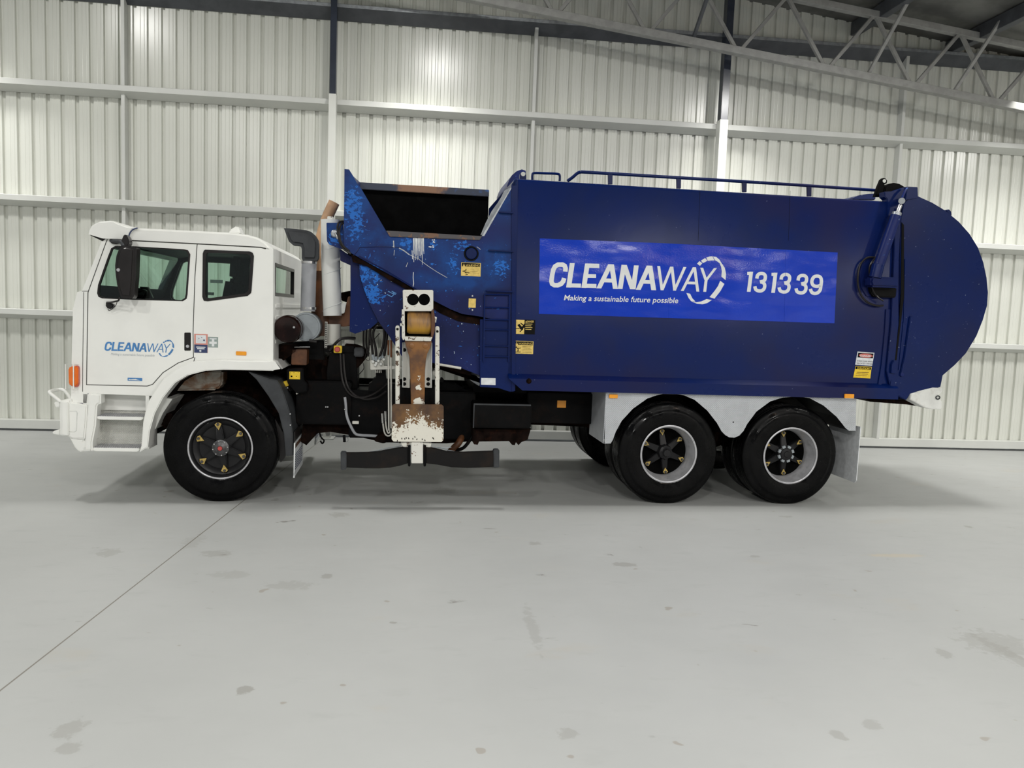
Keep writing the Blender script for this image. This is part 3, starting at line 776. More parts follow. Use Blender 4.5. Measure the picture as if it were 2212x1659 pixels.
    bm = prism_bm(vp, YC-.05, YF+.05); es = [e for e in bm.edges if abs(e.verts[0].co.y-e.verts[1].co.y) < 1e-6 and e.verts[0].co.z > P(200, 503, YC).z]
    bmesh.ops.bevel(bm, geom=es, offset=.06, segments=5, affect='EDGES', clamp_overlap=True)
    vis = link('sun_visor', bm, 'white', T, True)
    bm = prism_bm(pl([(193, 507.5), (219, 506), (230, 513), (221, 521)], YC-.01), YC-.01, YF+.01, .004); link('visor_underside', bm, 'plastic', vis, True, 'black underside of the visor')
    ptube('visor_edge_strip', [(277, 517), (280, 505), (287, 496), (297, 492.5)], .006, 'navy', vis, 6, 4, Y=YC-.055)
    return shell, YF
CAB, YF = cab()
def cab_fittings():
    # wheel arch flare
    pts = [(301, 977), (319, 966)] + arch_in + [(590, 801)] + list(reversed(arch_out)) 
    bm = prism_bm(pl(pts, YC-.07), YC-.07, YC+.10); 
    es = [e for e in bm.edges if abs(e.verts[0].co.y-(YC-.07)) < 1e-5 and abs(e.verts[1].co.y-(YC-.07)) < 1e-5]
    bmesh.ops.bevel(bm, geom=es, offset=.022, segments=3, affect='EDGES', clamp_overlap=True)
    fl = link('wheel_arch', bm, 'white', T, True)
    a = P(590, 780, YC-.07); b = P(590, 801, YC-.07)
    bm = bmesh.new()
    prism_bm([(a.x-.03, a.z), (a.x+.02, a.z-.005), (a.x+.075, a.z-.08), (a.x+.075, b.z+.02), (a.x-.03, b.z)], YC-.065, YC+.55, .01, bm); link('arch_end', bm, 'white', fl, True)
    # dark liner under the arch
    lin = [(x, y+3) for x, y in arch_in[1:]] + [(590, 803)]
    up = [(x, y-8) for x, y in reversed(arch_in[1:])]
    bm = prism_bm(pl(lin+[(590, 793)]+up, YC), YC+.10, YF-.1); link('arch_liner', bm, 'grime', fl)
    bm = prism_bm(pl([(323, 932), (335, 928), (352, 892), (372, 862), (352, 859), (334, 893)], YC+.1), YC+.1, YC+.55, .004); link('inner_skirt', bm, 'white2', fl, True)
    # rusty header tank under the arch
    plate('header_tank', [(360, 800), (481, 800), (481, 826), (477, 836), (467, 843), (368, 845), (350, 838)], YC+.35, YC+.75, 'brownwhite', T, .02)
    # rear mudguard of the front wheel
    pts = [(536, 803), (580, 818), (599, 822), (607, 836), (614, 853), (627, 893), (632, 937), (633, 985), (617, 985), (613, 937), (602, 893), (580, 856), (554, 820)]
    plate('front_mudguard', pts, YC-.01, YC+.42, 'greyplastic', T, .008)
    plate('mudguard_edge', [(613, 937), (617, 985), (606, 1000), (600, 940), (594, 905)], YC+.08, YC+.42, 'plastic', T, .004)
    # mud flap with a pale panel: a hanging sheet across the truck
    x0 = P(634, 1000, YC+.04).x
    def flap(name, x, y0, y1, zt, zb, m, parent, t=.01):
        pts = [(y0, zt), (y1, zt+.0), (y1, zb+.04), (y1-.03, zb), (y0+.03, zb), (y0, zb+.04)]
        bm = bmesh.new(); vs = [bm.verts.new((x, a, b)) for a, b in pts]; f = bm.faces.new(vs)
        r = bmesh.ops.extrude_face_region(bm, geom=[f])
        for v in r['geom']:
            if isinstance(v, bmesh.types.BMVert): v.co.x += t
        return link(name, bm, m, parent)
    for y0, y1, lab in ((YC-.02, YC+.70, 'near front mud flap with pale printed panel'), (1.93, 2.43, 'far front mud flap with pale printed panel')):
        zt, zb = P(636, 956, YC).z, P(636, 1030, YC).z
        fl = flap('mud_flap', x0, y0+.06, y1, zt+.10, zb+.14, 'plastic', T); fl['label'] = lab
        pn = flap('printed_panel', x0+.011, y0, y1-.04, zt-.0, zb, 'label', fl, .006)
        bm = bmesh.new(); xx = x0+.0178
        boxbm(bm, xx, xx+.001, y0+.02, y1-.10, zt-.06, zt-.02); link('heading_band', bm, 'brown', pn)
        bm = bmesh.new()
        for k in range(7): boxbm(bm, xx, xx+.001, y0+.04, y1-.13-.02*(k % 3), zt-.13-.024*k, zt-.12-.024*k)
        link('print_line', bm, 'navy', pn)
        flap('edge_trim', x0+.010, y0-.008, y0+.006, zt, zb, 'white3', pn, .012)
    # front corner, bumper and steps
    plate('bumper', [(129, 866), (152, 862), (153, 868), (188, 876), (185, 920), (182, 948), (160, 949), (144, 943), (129, 940), (128, 900)], YC-.04, YF+.04, 'white', T, .012)
    plate('bumper_edge_flange', [(134, 868), (146, 869), (147, 941), (134, 940)], YC-.07, YC-.035, 'white', T, .005)
    ptube('bumper_recess', [(151, 888), (165, 888), (167, 892), (165, 930), (161, 933), (150, 932)], .004, 'white2', T, 6, 0, Y=YC-.041)
    plate('corner_boot', [(150, 945), (182, 948), (180, 953), (199, 953), (195, 974), (181, 975), (173, 976), (167, 973), (161, 966)], YC-.02, YC+.4, 'white', T, .012)
    plate('corner_boot_bolt', [(181, 967), (195, 967), (195, 974), (181, 975)], YC-.03, YC-.01, 'white2', T, .002)
    plate('step_cheek', [(189, 853), (191, 849.5), (217, 851.5), (217, 872), (211, 874), (209, 878), (206, 920), (199, 955), (199, 974), (182, 974), (184, 930), (189, 878)], YC-.035, YC+.09, 'white', T, .014)
    plate('front_gap', [(184, 846), (190, 846), (190, 874), (186, 876), (153, 872), (153, 869), (184, 870)], YC+.002, YC+.3, 'navy', T, .001)
    # step well
    zt, zb = P(270, 853, YC).z, P(270, 974, YC).z; xa, xb = P(212, 900, YC).x, P(322, 900, YC).x
    bm = bmesh.new(); boxbm(bm, xa-.12, xb, YC+.22, YC+.25, zb+.02, zt+.03); o = link('step_riser', bm, 'treadwhite', T, True)
    bm = bmesh.new(); boxbm(bm, xa-.12, xb+.02, YC+.20, YC+.24, P(270, 893, YC).z, zt+.03, .004); link('riser_cover', bm, 'white', o, True)
    bm = bmesh.new(); boxbm(bm, xb-.03, xb-.0, YC+.0, YC+.24, zb+.02, zt); boxbm(bm, xa-.13, xa-.06, YC+.0, YC+.24, zb, zt); link('step_side', bm, 'white', o, True)
    for k, (a, b, d, e) in enumerate(((209, 899, 309, 908), (199, 967, 301, 976))):
        p, q = P(a, b, YC-.01), P(d, e, YC-.01)
        bm = prism_bm([(p.x, q.z+.008), (p.x+.03, q.z), (q.x-.02, q.z), (q.x, q.z+.012), (q.x, p.z), (p.x, p.z)], YC-.01, YC+.22, .004)
        st = link('step_tread', bm, 'white', T, True)
        bm = bmesh.new(); n = 26
        for j in range(n):
            x = p.x+(q.x-p.x)*(j+.2)/n
            for i in range(6): boxbm(bm, x, x+.009, YC-.008+.036*i, YC+.014+.036*i, p.z, p.z+.006)
        link('grip_teeth', bm, 'rimgrey', st)
    # bull bar loop and lugs
    ptube('bull_bar', [(131, 868, YC), (118, 857, YC), (107, 848, YC), (110, 845, YC+.05), (123, 842, YC+.3), (138, 843, YC+.3), (152, 860, YC+.3)], .016, 'white', T, 10, 4)
    plate('bar_lug', [(116, 869), (130, 867), (130, 880), (120, 880)], YC, YC+.3, 'white', T, .006)
    plate('bar_lug', [(113, 933), (118, 930), (130, 929), (130, 940), (122, 939), (113, 937)], YC, YC+.3, 'white', T, .006)
    # direction indicator and its wire guard
    ind = plate('indicator_lamp', [(147, 796), (151, 792), (166, 791), (168, 795), (168, 830), (165, 834), (151, 834), (148, 830)], YC-.045, YC+.01, 'orange', T, .01)
    plate('lamp_housing', [(162, 790), (168.5, 791), (169.5, 796), (169.5, 830), (167, 836), (160, 836)], YC-.03, YC+.012, 'redink', ind, .004)
    g = tube('lamp_guard', [P(a, b, YC-.06) for a, b in ((158.7, 786.5), (158.7, 840.5), (141.5, 840.5), (141, 786.5))], .006, 'white', T, 6, True)
    tube('guard_arm', [P(158, 786.5, YC-.06), P(169, 787.5, YC)], .005, 'white', g, 6); tube('guard_arm', [P(158, 840.5, YC-.06), P(169, 839.5, YC)], .005, 'white', g, 6)
    # mirror
    pts = [(262, 531), (270, 529.5), (292, 534), (293, 540), (291, 600), (287, 640), (283, 645), (259, 643), (254, 630), (250, 612), (247, 590), (246, 573), (249, 552), (255, 536)]
    mi = link('side_mirror', prism_bm(pl(pts, -.18), -.18, -.02, .03, seg=3), 'plastic', T, True)
    lg = P(255, 583, -.19); lathe('round_badge', [(0, -.19), (.014, -.19), (.016, -.182)], (lg.x, lg.z), 'rimgrey', mi, 16, 'small oval grey badge on the mirror back')
    ptube('mirror_arm', [(240, 520, YC-.02), (252, 521, -.04), (262, 523, -.1), (266, 532, -.12)], .017, 'greyplastic', mi, 10, 4)
    plate('mirror_bracket', [(236, 517), (248, 515), (258, 518), (262, 524), (250, 527), (240, 526)], YC-.03, YC+.0, 'plastic', mi, .004)
    bm = prism_bm(pl([(263, 517), (267, 507), (270, 506), (275, 511), (278.5, 520), (278, 529), (272, 532), (262, 528)], -.12), -.12, -.02, .015); link('kerb_mirror', bm, 'plastic', mi, True)
    ptube('mirror_arm', [(258, 642, -.1), (256, 649, -.1), (250, 651, -.08), (240, 653, -.04), (231, 653, YC-.03)], .008, 'plastic', mi, 8, 4)
    plate('mirror_mount', [(230, 651), (243, 656), (246, 660), (242, 666), (234, 668), (229, 664), (227, 657)], YC-.05, YC, 'plastic', mi, .008)
    ptube('mirror_cable', [(253, 652, -.06), (250, 660, -.02), (244, 666, .0), (236, 671, .01), (233, 667, .01)], .003, 'plastic', mi, 6, 4)
    # door handle
    h = plate('door_handle', [(398, 720), (399, 718.5), (411, 718.5), (412, 720), (412, 756), (411, 757.5), (399, 757.5), (398, 756)], YC-.004, YC+.01, 'plastic', T, .002)
    k = P(405.5, 748, YC); lathe('lock_barrel', [(0, YC-.010), (.014, YC-.009), (.016, YC-.004)], (k.x, k.z), 'rimgrey', h, 16, 'grey lock barrel')
    # stickers
    s1 = pbox('notice_sticker', 419.5, 721, 448.5, 762.5, YC-.002, YC, 'pink', T, 0, 'red and navy notice sticker behind the door handle')
    pbox('picture_panel', 423, 723.5, 445, 742, YC-.0035, YC-.002, 'label', s1, 0); pbox('text_panel', 419.5, 744, 448, 762.5, YC-.0035, YC-.002, 'navy', s1, 0)
    bm = bmesh.new(); 
    for q in ((441, 735, .008), (430, 731, .004), (436, 729, .004)):
        c = P(q[0], q[1], YC); lathebm(bm, [(0, YC-.0045), (q[2], YC-.0045), (q[2], YC-.0035)], c.x, c.z, 12)
    link('picture_mark', bm, 'navy', s1)
    bm = bmesh.new()
    for q in ((424, 749.6, 444), (426, 753, 442)): a, b = P(q[0], q[1], YC), P(q[2], q[1], YC); boxbm(bm, a.x, b.x, YC-.0045, YC-.0035, a.z-.005, a.z+.005)
    c = P(433, 758, YC); lathebm(bm, [(0, YC-.0045), (.010, YC-.0045), (.010, YC-.0035)], c.x, c.z, 10)
    link('print_line', bm, 'label', s1)
    s2 = pbox('first_aid_sticker', 449, 727.5, 471, 751, YC-.002, YC, 'greengrey', T, 0, 'grey green sticker with white cross')
    bm = bmesh.new(); c = P(460.3, 740.5, YC); r = .034; t = .011
    boxbm(bm, c.x-r, c.x+r, YC-.0035, YC-.002, c.z-t, c.z+t); boxbm(bm, c.x-t, c.x+t, YC-.0036, YC-.002, c.z-r, c.z+r); link('white_cross', bm, 'white3', s2)
    a, b = P(453, 731.5, YC), P(468, 731.5, YC); bm = bmesh.new(); boxbm(bm, a.x, b.x, YC-.0035, YC-.002, a.z-.005, a.z+.005); link('print_line', bm, 'label', s2)
    pbox('side_marker', 509.5, 759, 532, 768, YC-.012, YC, 'amber', T, .003, 'amber side marker on the cab above the wheel arch')
    s3 = pbox('door_badge', 275.5, 816, 307, 823, YC-.004, YC, 'logoblue', T, .001, 'small blue badge low on the cab door')
    plate('badge_stripe', [(278, 818), (281, 819.5), (293, 818.3), (296, 820), (302, 821.5), (278, 821)], YC-.006, YC-.004, 'white3', s3, 0)
    # black dressing inside the cab
    a = P(212, 648, YC); 
    bm = bmesh.new(); prism_bm([(P(176, 668, YC).x, P(176, 668, YC).z), (P(182, 660, YC).x, P(180, 662, YC).z), (P(222, 668, YC).x, P(222, 668, YC).z), (P(232, 700, YC).x, P(232, 700, YC).z), (P(176, 700, YC).x, P(200, 700, YC).z)], YC+.12, YF-.12, .02, bm)
    link('dashboard', bm, 'trimblue', CAB, True)
    c = P(292, 650, .75); bm = bmesh.new()
    tubebm(bm, [c+Vector((.10*math.cos(t)*.9+.0, .2*math.sin(t), .19*math.cos(t)*.45+.02)) for t in (2*math.pi*k/24 for k in range(24))], .014, 8, True)
    tubebm(bm, [c+Vector((0, 0, .02)), c+Vector((-.16, 0, -.34))], .03, 8); link('steering_wheel', bm, 'plastic', CAB, True)
    plate('dash_screen', [(301, 619), (319, 620), (330, 644), (313, 645)], .95, 1.0, 'plastic', CAB, .004)
    ptube('screen_stalk', [(289, 636, .95), (300, 640, .95), (312, 644, .97), (316, 668, 1.0)], .02, 'plastic', CAB, 8, 4)
    for y0, lab in ((.38, 'near'), (1.62, 'far')):
        bm = bmesh.new(); sx = P(480, 640, .5).x
        prism_bm([(sx-.52, 1.56), (sx-.04, 1.52), (sx-.02, 1.66), (sx-.50, 1.70)], y0, y0+.5, .04, bm)
        prism_bm([(sx-.06, 1.58), (sx+.06, 1.56), (sx+.16, 2.12), (sx+.05, 2.15)], y0+.02, y0+.48, .04, bm)
        prism_bm([(sx+.06, 2.13), (sx+.15, 2.13), (sx+.17, 2.36), (sx+.07, 2.36)], y0+.12, y0+.38, .03, bm)
        st = link('cab_seat', bm, 'seat', CAB, True)
        if y0 < 1:
            p = [P(454, 604, y0), P(480, 614, y0)]
            bm = bmesh.new(); boxbm(bm, p[0].x, p[1].x, y0+.0, y0+.02, p[1].z+.01, p[0].z-.0); link('seat_label', bm, 'label', st)
            p = [P(449, 631, y0), P(461, 638, y0)]
            bm = bmesh.new(); boxbm(bm, p[0].x, p[1].x, y0-.02, y0+.02, p[1].z, p[0].z); link('seat_label', bm, 'label', st)
    bm = bmesh.new(); boxbm(bm, P(424, 600, YC).x, P(441, 600, YC).x, YC+.06, YC+.16, 1.45, 2.42, .01); boxbm(bm, P(424, 600, YC).x, P(441, 600, YC).x, YF-.16, YF-.06, 1.45, 2.42, .01)
    link('door_pillar', bm, 'trimblue', CAB, True)
def bw():
    m, t, b = nt('rust_stained_white_tank'); g = G(m)
    g.set(b.inputs['Base Color'], g.mix(g.step(g.noise(5, 5, .6, dist=.5), .42, .6), (.42, .38, .32), (.22, .10, .04))); b.inputs['Roughness'].default_value = .5
    return m
M['brownwhite'] = bw()
cab_fittings()
# ---------------------------------------------------------------- stroke lettering of the company name, traced in drawing units (x right, y down)
def company(bm, conv, bold=62, thin=38):
    def rb(p, w): ribbon(bm, p, w, 0, conv)
    def h(a, b, w): ribbon_h(bm, a, b, w, conv)
    rb([(448, 548), (452, 505), (440, 470), (410, 453), (350, 453), (308, 478), (283, 525), (268, 600), (258, 680), (268, 715), (300, 734), (345, 735), (392, 715), (420, 680), (432, 638)], bold)
    h((543, 431), (493, 765), bold+5); rb([(478, 736), (662, 740)], 56)
    h((750, 438), (700, 770), bold+3); rb([(728, 466), (912, 471)], 58); rb([(714, 608), (868, 611)], 52); rb([(690, 741), (872, 745)], 56)
    h((1066, 448), (905, 776), bold+5); h((1078, 448), (1132, 784), bold+5); rb([(972, 668), (1110, 672)], 52)
    h((1247, 455), (1196, 784), bold+3); h((1252, 455), (1366, 789), bold+8); h((1417, 463), (1374, 789), bold+3)
    h((1592, 466), (1442, 796), bold+5); h((1602, 466), (1654, 801), bold+5); rb([(1500, 688), (1635, 691)], 50)
    h((1722, 472), (1768, 802), thin+2); h((1898, 480), (1768, 802), thin+2); h((1902, 480), (1940, 807), thin+2); h((2080, 485), (1936, 807), thin+2)
    k = .1718/.1582; ox = (1450-1150)/.1582
    q = lambda p: [(ox+a*k, b*k) for a, b in p]
    def h2(a, b, w): (a2, b2) = q([a, b]); h(a2, b2, w)
    h2((286, 450), (135, 747), thin+2); h2((290, 450), (331, 756), thin+2); rb(q([(195, 646), (318, 650)]), thin-2)
    h2((380, 456), (433, 612), thin+2); h2((553, 460), (437, 612), thin+2); h2((436, 606), (418, 758), thin+2)
    for s_ in ([(322, 405), (352, 373), (388, 400), (358, 433)], [(370, 368), (422, 335), (452, 368), (397, 398)], [(437, 330), (480, 315), (515, 313), (540, 365), (495, 365), (458, 370)],
               [(521, 315), (560, 320), (600, 352), (638, 412), (606, 400), (580, 380), (548, 362)], [(605, 402), (640, 412), (670, 460), (685, 530), (680, 612), (627, 568), (632, 500), (622, 440)],
               [(612, 620), (665, 660), (615, 750), (540, 845), (478, 825), (540, 750), (585, 685)], [(440, 850), (508, 862), (450, 900), (390, 915), (320, 908), (252, 880), (305, 890), (375, 880)],
               [(187, 773), (235, 783), (262, 840), (302, 882), (248, 878), (215, 835)]): polyf(bm, q(s_), conv)
def door_logo():
    # same drawing set smaller on the door
    def conv_factory(sx, ox, oy, Y):
        def f(v):
            px = 1150+v.x*.1582; py = 500+v.y*.1582
            # door logo spans 226..376 where the side panel's spans 1186..1567
            X = 226+(px-1186)*(376-226)/(1567-1186); base = 566+(px-1186)*.034
            Yp = 739+(X-226)*.034+(py-base)*(28.0/78)*1.0
            q = P(X, Yp-1.0, Y); return (q.x, Y, q.z)
        return f
    bm = bmesh.new(); company(bm, conv_factory(1, 0, 0, YC-.001), 62, 30); thick(bm, .001)
    o = link('door_lettering', bm, 'logoblue', T, label='company name in blue on the cab door')
    text('tagline', 'Making a sustainable future possible', 239.5, 767, 334, 770.5, 5.4, YC-.002, 'faintgrey', o, .2, 0, 'faded grey tagline')
door_logo()
# ---------------------------------------------------------------- intake, exhaust and the kit behind the cab
def stack():
    Y = .42
    # snorkel
    pts = [(612, 492), (624, 492.5), (660, 496.5), (671, 500), (680, 508), (686, 518), (687, 526), (686.5, 556), (683, 563), (653, 563), (651, 557), (651, 538), (649, 531), (640, 529.5), (632, 529), (623, 521)]
    plate('intake_snorkel', pts, Y-.02, Y+.16, 'greyplastic', T, .035)
    a, b = P(668, 566, Y+.07), P(665, 672, Y+.07); r = .073
    pipe = tube('intake_pipe', [a, b], r, 'grey', T, 32)
    for z in (a.z-.005, b.z+.03): tube('hose_clamp', [(a.x, Y+.07, z-.012), (a.x, Y+.07, z+.012)], r+.004, 'steel', pipe, 32)
    # cylindrical air cleaner, axis across the truck
    c = P(661, 706, Y); R1 = (P(693, 706, Y)-c).x
    lathe('air_cleaner', [(0, Y+.002), (R1*.86, Y), (R1*.88, Y-.008), (R1*.97, Y-.008), (R1, Y+.002), (R1, Y+.04), (R1*.98, Y+.045), (R1*.98, Y+.55), (0, Y+.55)], (c.x, c.z), 'greydisc', T, 56)
    Y2 = .13; c = P(620, 711, Y2); R2 = (P(650.5, 711, Y2)-c).x
    lid = lathe('filter_lid', [(0, Y2+.012), (R2*.5, Y2+.010), (R2*.85, Y2+.006), (R2*.97, Y2+.018), (R2, Y2+.035), (R2, Y2+.12), (R2*1.03, Y2+.125), (R2*1.03, Y2+.15), (R2*.98, Y2+.155), (R2*.98, Y2+.34), (0, Y2+.34)], (c.x, c.z), 'brownlid', T, 56, 'glossy dark brown round lid beside the cab')
    lathe('lid_nut', [(0, Y2-.006), (.010, Y2-.006), (.014, Y2+.01)], ((P(635, 707, Y2)).x, P(635, 707, Y2).z), 'steel', lid, 12)
    # muffler, heat shield and tail pipe
    ptube('muffler', [(697, 586, .75), (697, 592, .75), (697, 725, .75)], .115, 'brown', T, 32, 0)
    ptube('exhaust_pipe', [(693, 590, .82), (690, 560, .82), (692, 525, .82), (700, 490, .82), (709, 465, .82), (722, 437, .82)], [.058]*26, 'tan', T, 24, 5)
    sh = ptube('heat_shield', [(713.5, 475, .60), (714, 560, .60), (718.5, 682, .60)], .094, 'white', T, 40, 0, 'white tubular heat shield with spiral wire')
    a, b = P(714, 475, .60), P(718.5, 682, .60)
    for y0, y1 in ((601, 577), (674, 650), (548, 528)):
        q = []
        for k in range(13):
            t = math.pi*(k/12); yy = y0+(y1-y0)*k/12; c = P(714+4.5*(yy-475)/207, yy, .60); q.append(c+Vector((-math.cos(t)*.096, -math.sin(t)*.096, 0)))
        tube('spiral_wire', q, .003, 'white3', sh, 6)
    pbox('shield_cap', 707, 467, 719, 475, .56, .64, 'chipwhite', sh, .004)
    ptube('lower_intake_pipe', [(720, 700, .62), (720, 742, .62)], .075, 'guide', T, 28, 0, 'white lower pipe with small holes')
    pf = pbox('perforated_strip', 702, 695, 706.5, 752, .50, .505, 'guide', T, 0)
    bm = bmesh.new()
    for k in range(14):
        for j in range(2):
            p = P(703.2+j*2.2, 698+k*4, .499); boxbm(bm, p.x-.004, p.x+.004, .496, .4995, p.z-.006, p.z+.006)
    link('strip_hole', bm, 'ink', pf)
    # muffler straps, rusty brackets right of the shield
    plate('muffler_bracket', [(700, 684), (745, 668), (752, 640), (757, 640), (757, 704), (740, 706), (700, 697)], .66, .72, 'brown', T, .006)
    plate('shield_bracket', [(734, 655), (748, 655), (744, 676), (732, 680), (732, 668)], .58, .62, 'white2', T, .004)
    plate('cab_rear_mount', [(736, 632), (757, 628), (757, 655), (738, 650)], .8, .9, 'grime', T, .006)
    # vertical bulk of black kit between cab and hopper
    plate('rear_bulkhead', [(596, 742), (700, 735), (701, 782), (696, 800), (700, 822), (640, 826), (600, 790)], .62, .95, 'black', T, .01)
    plate('hydraulic_tank', [(713, 760), (772, 758), (772, 842), (706, 842), (706, 800)], .55, .95, 'black', T, .012)
    plate('support_post', [(590, 744), (640, 744), (640, 760), (610, 780), (596, 790)], .4, .62, 'grime', T, .006)
    plate('brown_valve_box', [(630, 754), (663, 755), (662, 789), (629, 788)], .40, .60, 'brown', T, .006)
    bx = plate('control_box', [(619, 797), (655, 796), (656, 822), (664, 828), (664, 846), (640, 850), (628, 836), (620, 826)], .26, .5, 'black', T, .008)
    yb = pbox('label_plate', 625, 802.5, 648, 819.5, .254, .262, 'yellow2', bx, .001, 'small bright yellow label below the air cleaner')
    bm = bmesh.new()
    for q in ((630, 813, .008), (640, 813, .004), (628, 805, .003), (635, 805, .003), (644, 805, .003)): c = P(q[0], q[1], .254); lathebm(bm, [(0, .252), (q[2], .252), (q[2], .2535)], c.x, c.z, 10)
    link('print_mark', bm, 'ink', yb)
    plate('yellow_sleeve', [(606, 826), (622, 822), (626, 832), (610, 838)], .3, .4, 'yellow2', T, .01, label='dusty yellow sleeve behind the front mudguard')
    for k in range(4): ptube('corrugated_conduit', [(612+k*4.5, 836-k*.8, .33), (617+k*4.5, 846-k*.8, .33)], .014, 'black', T, 8, 0)
    # emergency stop
    es = pbox('stop_button_box', 721, 746.5, 738, 763, .44, .52, 'yellow2', T, .006, 'yellow box with red emergency stop button')
    c = P(729, 754.5, .44); lathe('stop_button', [(0, .405), (.022, .405), (.028, .412), (.028, .425), (.016, .428), (.016, .445)], (c.x, c.z), 'red', es, 24, 'red push button')
    pbox('valve_bracket', 700, 746, 765, 762, .53, .60, 'black', T, .004)
    pbox('lamp_unit', 765, 751, 785, 771, .46, .56, 'greyplastic', T, .01)
    pbox('relay_box', 744, 735, 765, 748, .6, .7, 'guide', T, .004)
    plate('valve_body', [(745, 742), (770, 744), (790, 752), (794, 770), (778, 790), (768, 800), (750, 790), (745, 765)], .56, .66, 'grime', T, .01)
    # clamps, fittings: little bright bits
    ptube('bolt_rod', [(636, 749.5, .36), (670, 749.5, .36)], .006, 'steel', T, 8, 0)
    ptube('cable_stub', [(668, 736, .38), (684, 738, .38)], .017, 'plastic', T, 12, 0)
    for k, (px, py, y) in enumerate(((651.5, 817.5, .36), (659, 829, .36), (704, 879, .35), (708, 879, .35), (627, 894, .04), (627.5, 918, .04), (745, 884, .3), (621, 838, .3), (776, 898, .3))):
        c = P(px, py, y); lathe('bolt_head', [(0, y-.008), (.007, y-.007), (.009, y)], (c.x, c.z), 'steel', T, 8)
    ptube('marker_tab', [(640, 851, .3), (647.5, 844, .3)], .009, 'guide', T, 6, 0); ptube('steel_pin', [(650.5, 826, .3), (650, 836, .3)], .007, 'steel', T, 6, 0)
    pbox('tag_plate', 761, 910, 775, 916, .3, .34, 'guide', T, .003)
    # hoses
    for pts, r, m in (
        ([(735, 765, .4), (737, 800, .38), (741, 826, .36), (752, 847, .34), (770, 858, .33), (795, 856, .33), (822, 842, .35), (838, 826, .4)], .011, 'plastic'),
        ([(742, 765, .4), (744, 800, .38), (750, 832, .36), (765, 852, .34), (788, 862, .33), (815, 858, .33), (835, 845, .35)], .011, 'plastic'),
        ([(712, 757, .5), (722, 745, .48), (735, 733, .47), (750, 730, .48), (768, 731, .5)], .014, 'plastic'),
        ([(806, 773, .30), (803, 745, .27), (799, 722, .24), (803, 702, .22), (815, 695, .2), (828, 699, .2), (838, 712, .22), (845, 722, .25)], .013, 'plastic'),
        ([(813, 773, .30), (811, 750, .28), (806, 730, .25), (808, 712, .22), (818, 703, .2), (832, 706, .2), (846, 716, .22)], .013, 'plastic'),
        ([(820, 771, .28), (827, 750, .24), (830, 725, .2), (828, 706, .2), (815, 698, .2), (806, 706, .25)], .013, 'plastic'),
        ([(830, 768, .26), (834, 740, .22), (836, 715, .2), (832, 704, .2)], .014, 'plastic'),
        ([(836, 706, .2), (848, 696, .18), (860, 693, .15), (872, 692, .12)], .012, 'plastic'),
        ([(788, 775, .4), (793, 757, .38), (801, 742, .36), (820, 720, .33)], .004, 'plastic'),
        ([(786, 700, .5), (785, 735, .5), (787, 765, .5)], .010, 'plastic'), ([(792, 700, .5), (791, 735, .5), (793, 762, .5)], .010, 'plastic'),
        ([(798, 712, .5), (797, 745, .48), (795, 770, .48)], .009, 'plastic'),
        ([(794, 755, .45), (799, 766, .45), (797, 779, .45), (790, 776, .45)], .003, 'plastic'), ([(772, 812, .5), (781, 803, .48), (786, 795, .46), (784, 783, .46)], .004, 'plastic'),
        ([(745, 858, .34), (747, 875, .33), (748, 892, .32), (752, 908, .3), (760, 925, .28), (768, 937, .26), (780, 940, .25), (800, 941, .24), (826, 943, .22)], .014, 'grey'),
        ([(690, 934, 1.9), (694, 945, 1.9), (700, 952, 1.9), (696, 958, 1.9), (692, 952, 1.9)], .010, 'plastic')):
        ptube('hydraulic_hose', pts, r, m, T, 8, 5)
    # rigid white lines with u-bend by the plate
    for pts in ([(839, 770, .12), (839.5, 850, .10), (840, 930, .08)], [(844.5, 770, .12), (845, 850, .10), (845, 925, .08)],
                [(826, 895, .12), (828, 920, .11), (831, 935, .1), (836, 941, .1), (842, 941, .1), (846, 936, .1)], [(832.5, 895, .12), (834, 920, .11), (838, 935, .1), (842, 933, .1), (841, 926, .1)]):
        ptube('hydraulic_line', pts, .008, 'guide', T, 8, 5)
    for px, py0, py1 in ((826, 893, 914), (832.5, 888, 909)): ptube('line_coupling', [(px, py0, .115), (px+1, py1, .11)], .013, 'steel', T, 8, 0)
    for px, py0, py1 in ((839, 735, 767), (845, 735, 772)): ptube('line_end', [(px, py0, .12), (px, py1, .12)], .010, 'brown', T, 8, 0)
    # white valve block
    vb = plate('valve_block', [(800, 778), (828, 777), (829, 790), (868, 792), (868, 797), (800, 799)], .30, .40, 'guide', T, .003)
    for px, py in ((806, 781), (813, 784), (817.5, 779), (811, 788), (823, 786), (829, 776)):
        c = P(px, py, .3); lathe('port_fitting', [(0, .265), (.012, .265), (.016, .275), (.016, .302)], (c.x, c.z), 'white2', vb, 10)
    for px, py, qx, qy in ((805, 766, 808, 778), (812, 770, 813, 780), (825, 762, 819, 777), (831, 760, 826, 774)): ptube('hose_ferrule', [(px, py, .28), (qx, qy, .28)], .015, 'greydisc', vb, 10, 0)
    for k in range(4): ptube('drain_stub', [(812+k*3.6, 799, .34), (812.5+k*3.6, 805, .34)], .005, 'guide', vb, 6, 0)
    plate('frame_bracket', [(812, 800), (833, 800), (833, 812), (836, 828), (860, 830), (860, 850), (795, 850), (797, 829), (803, 826), (806, 818), (812, 815)], .42, .60, 'black', T, .006)
    plate('frame_bracket', [(948, 824), (987, 830), (1001, 840), (1012, 846), (1012, 860), (940, 860), (940, 826)], .60, .75, 'black', T, .006)
    plate('tube_cross_member', [(935, 800), (941, 800), (941, 812), (935, 812)], .2, 2.2, 'guide', T, .01)
    plate('pivot_knob', [(953, 815), (958, 818), (960, 822), (956, 826), (950, 824)], .3, .4, 'black', T, .006)
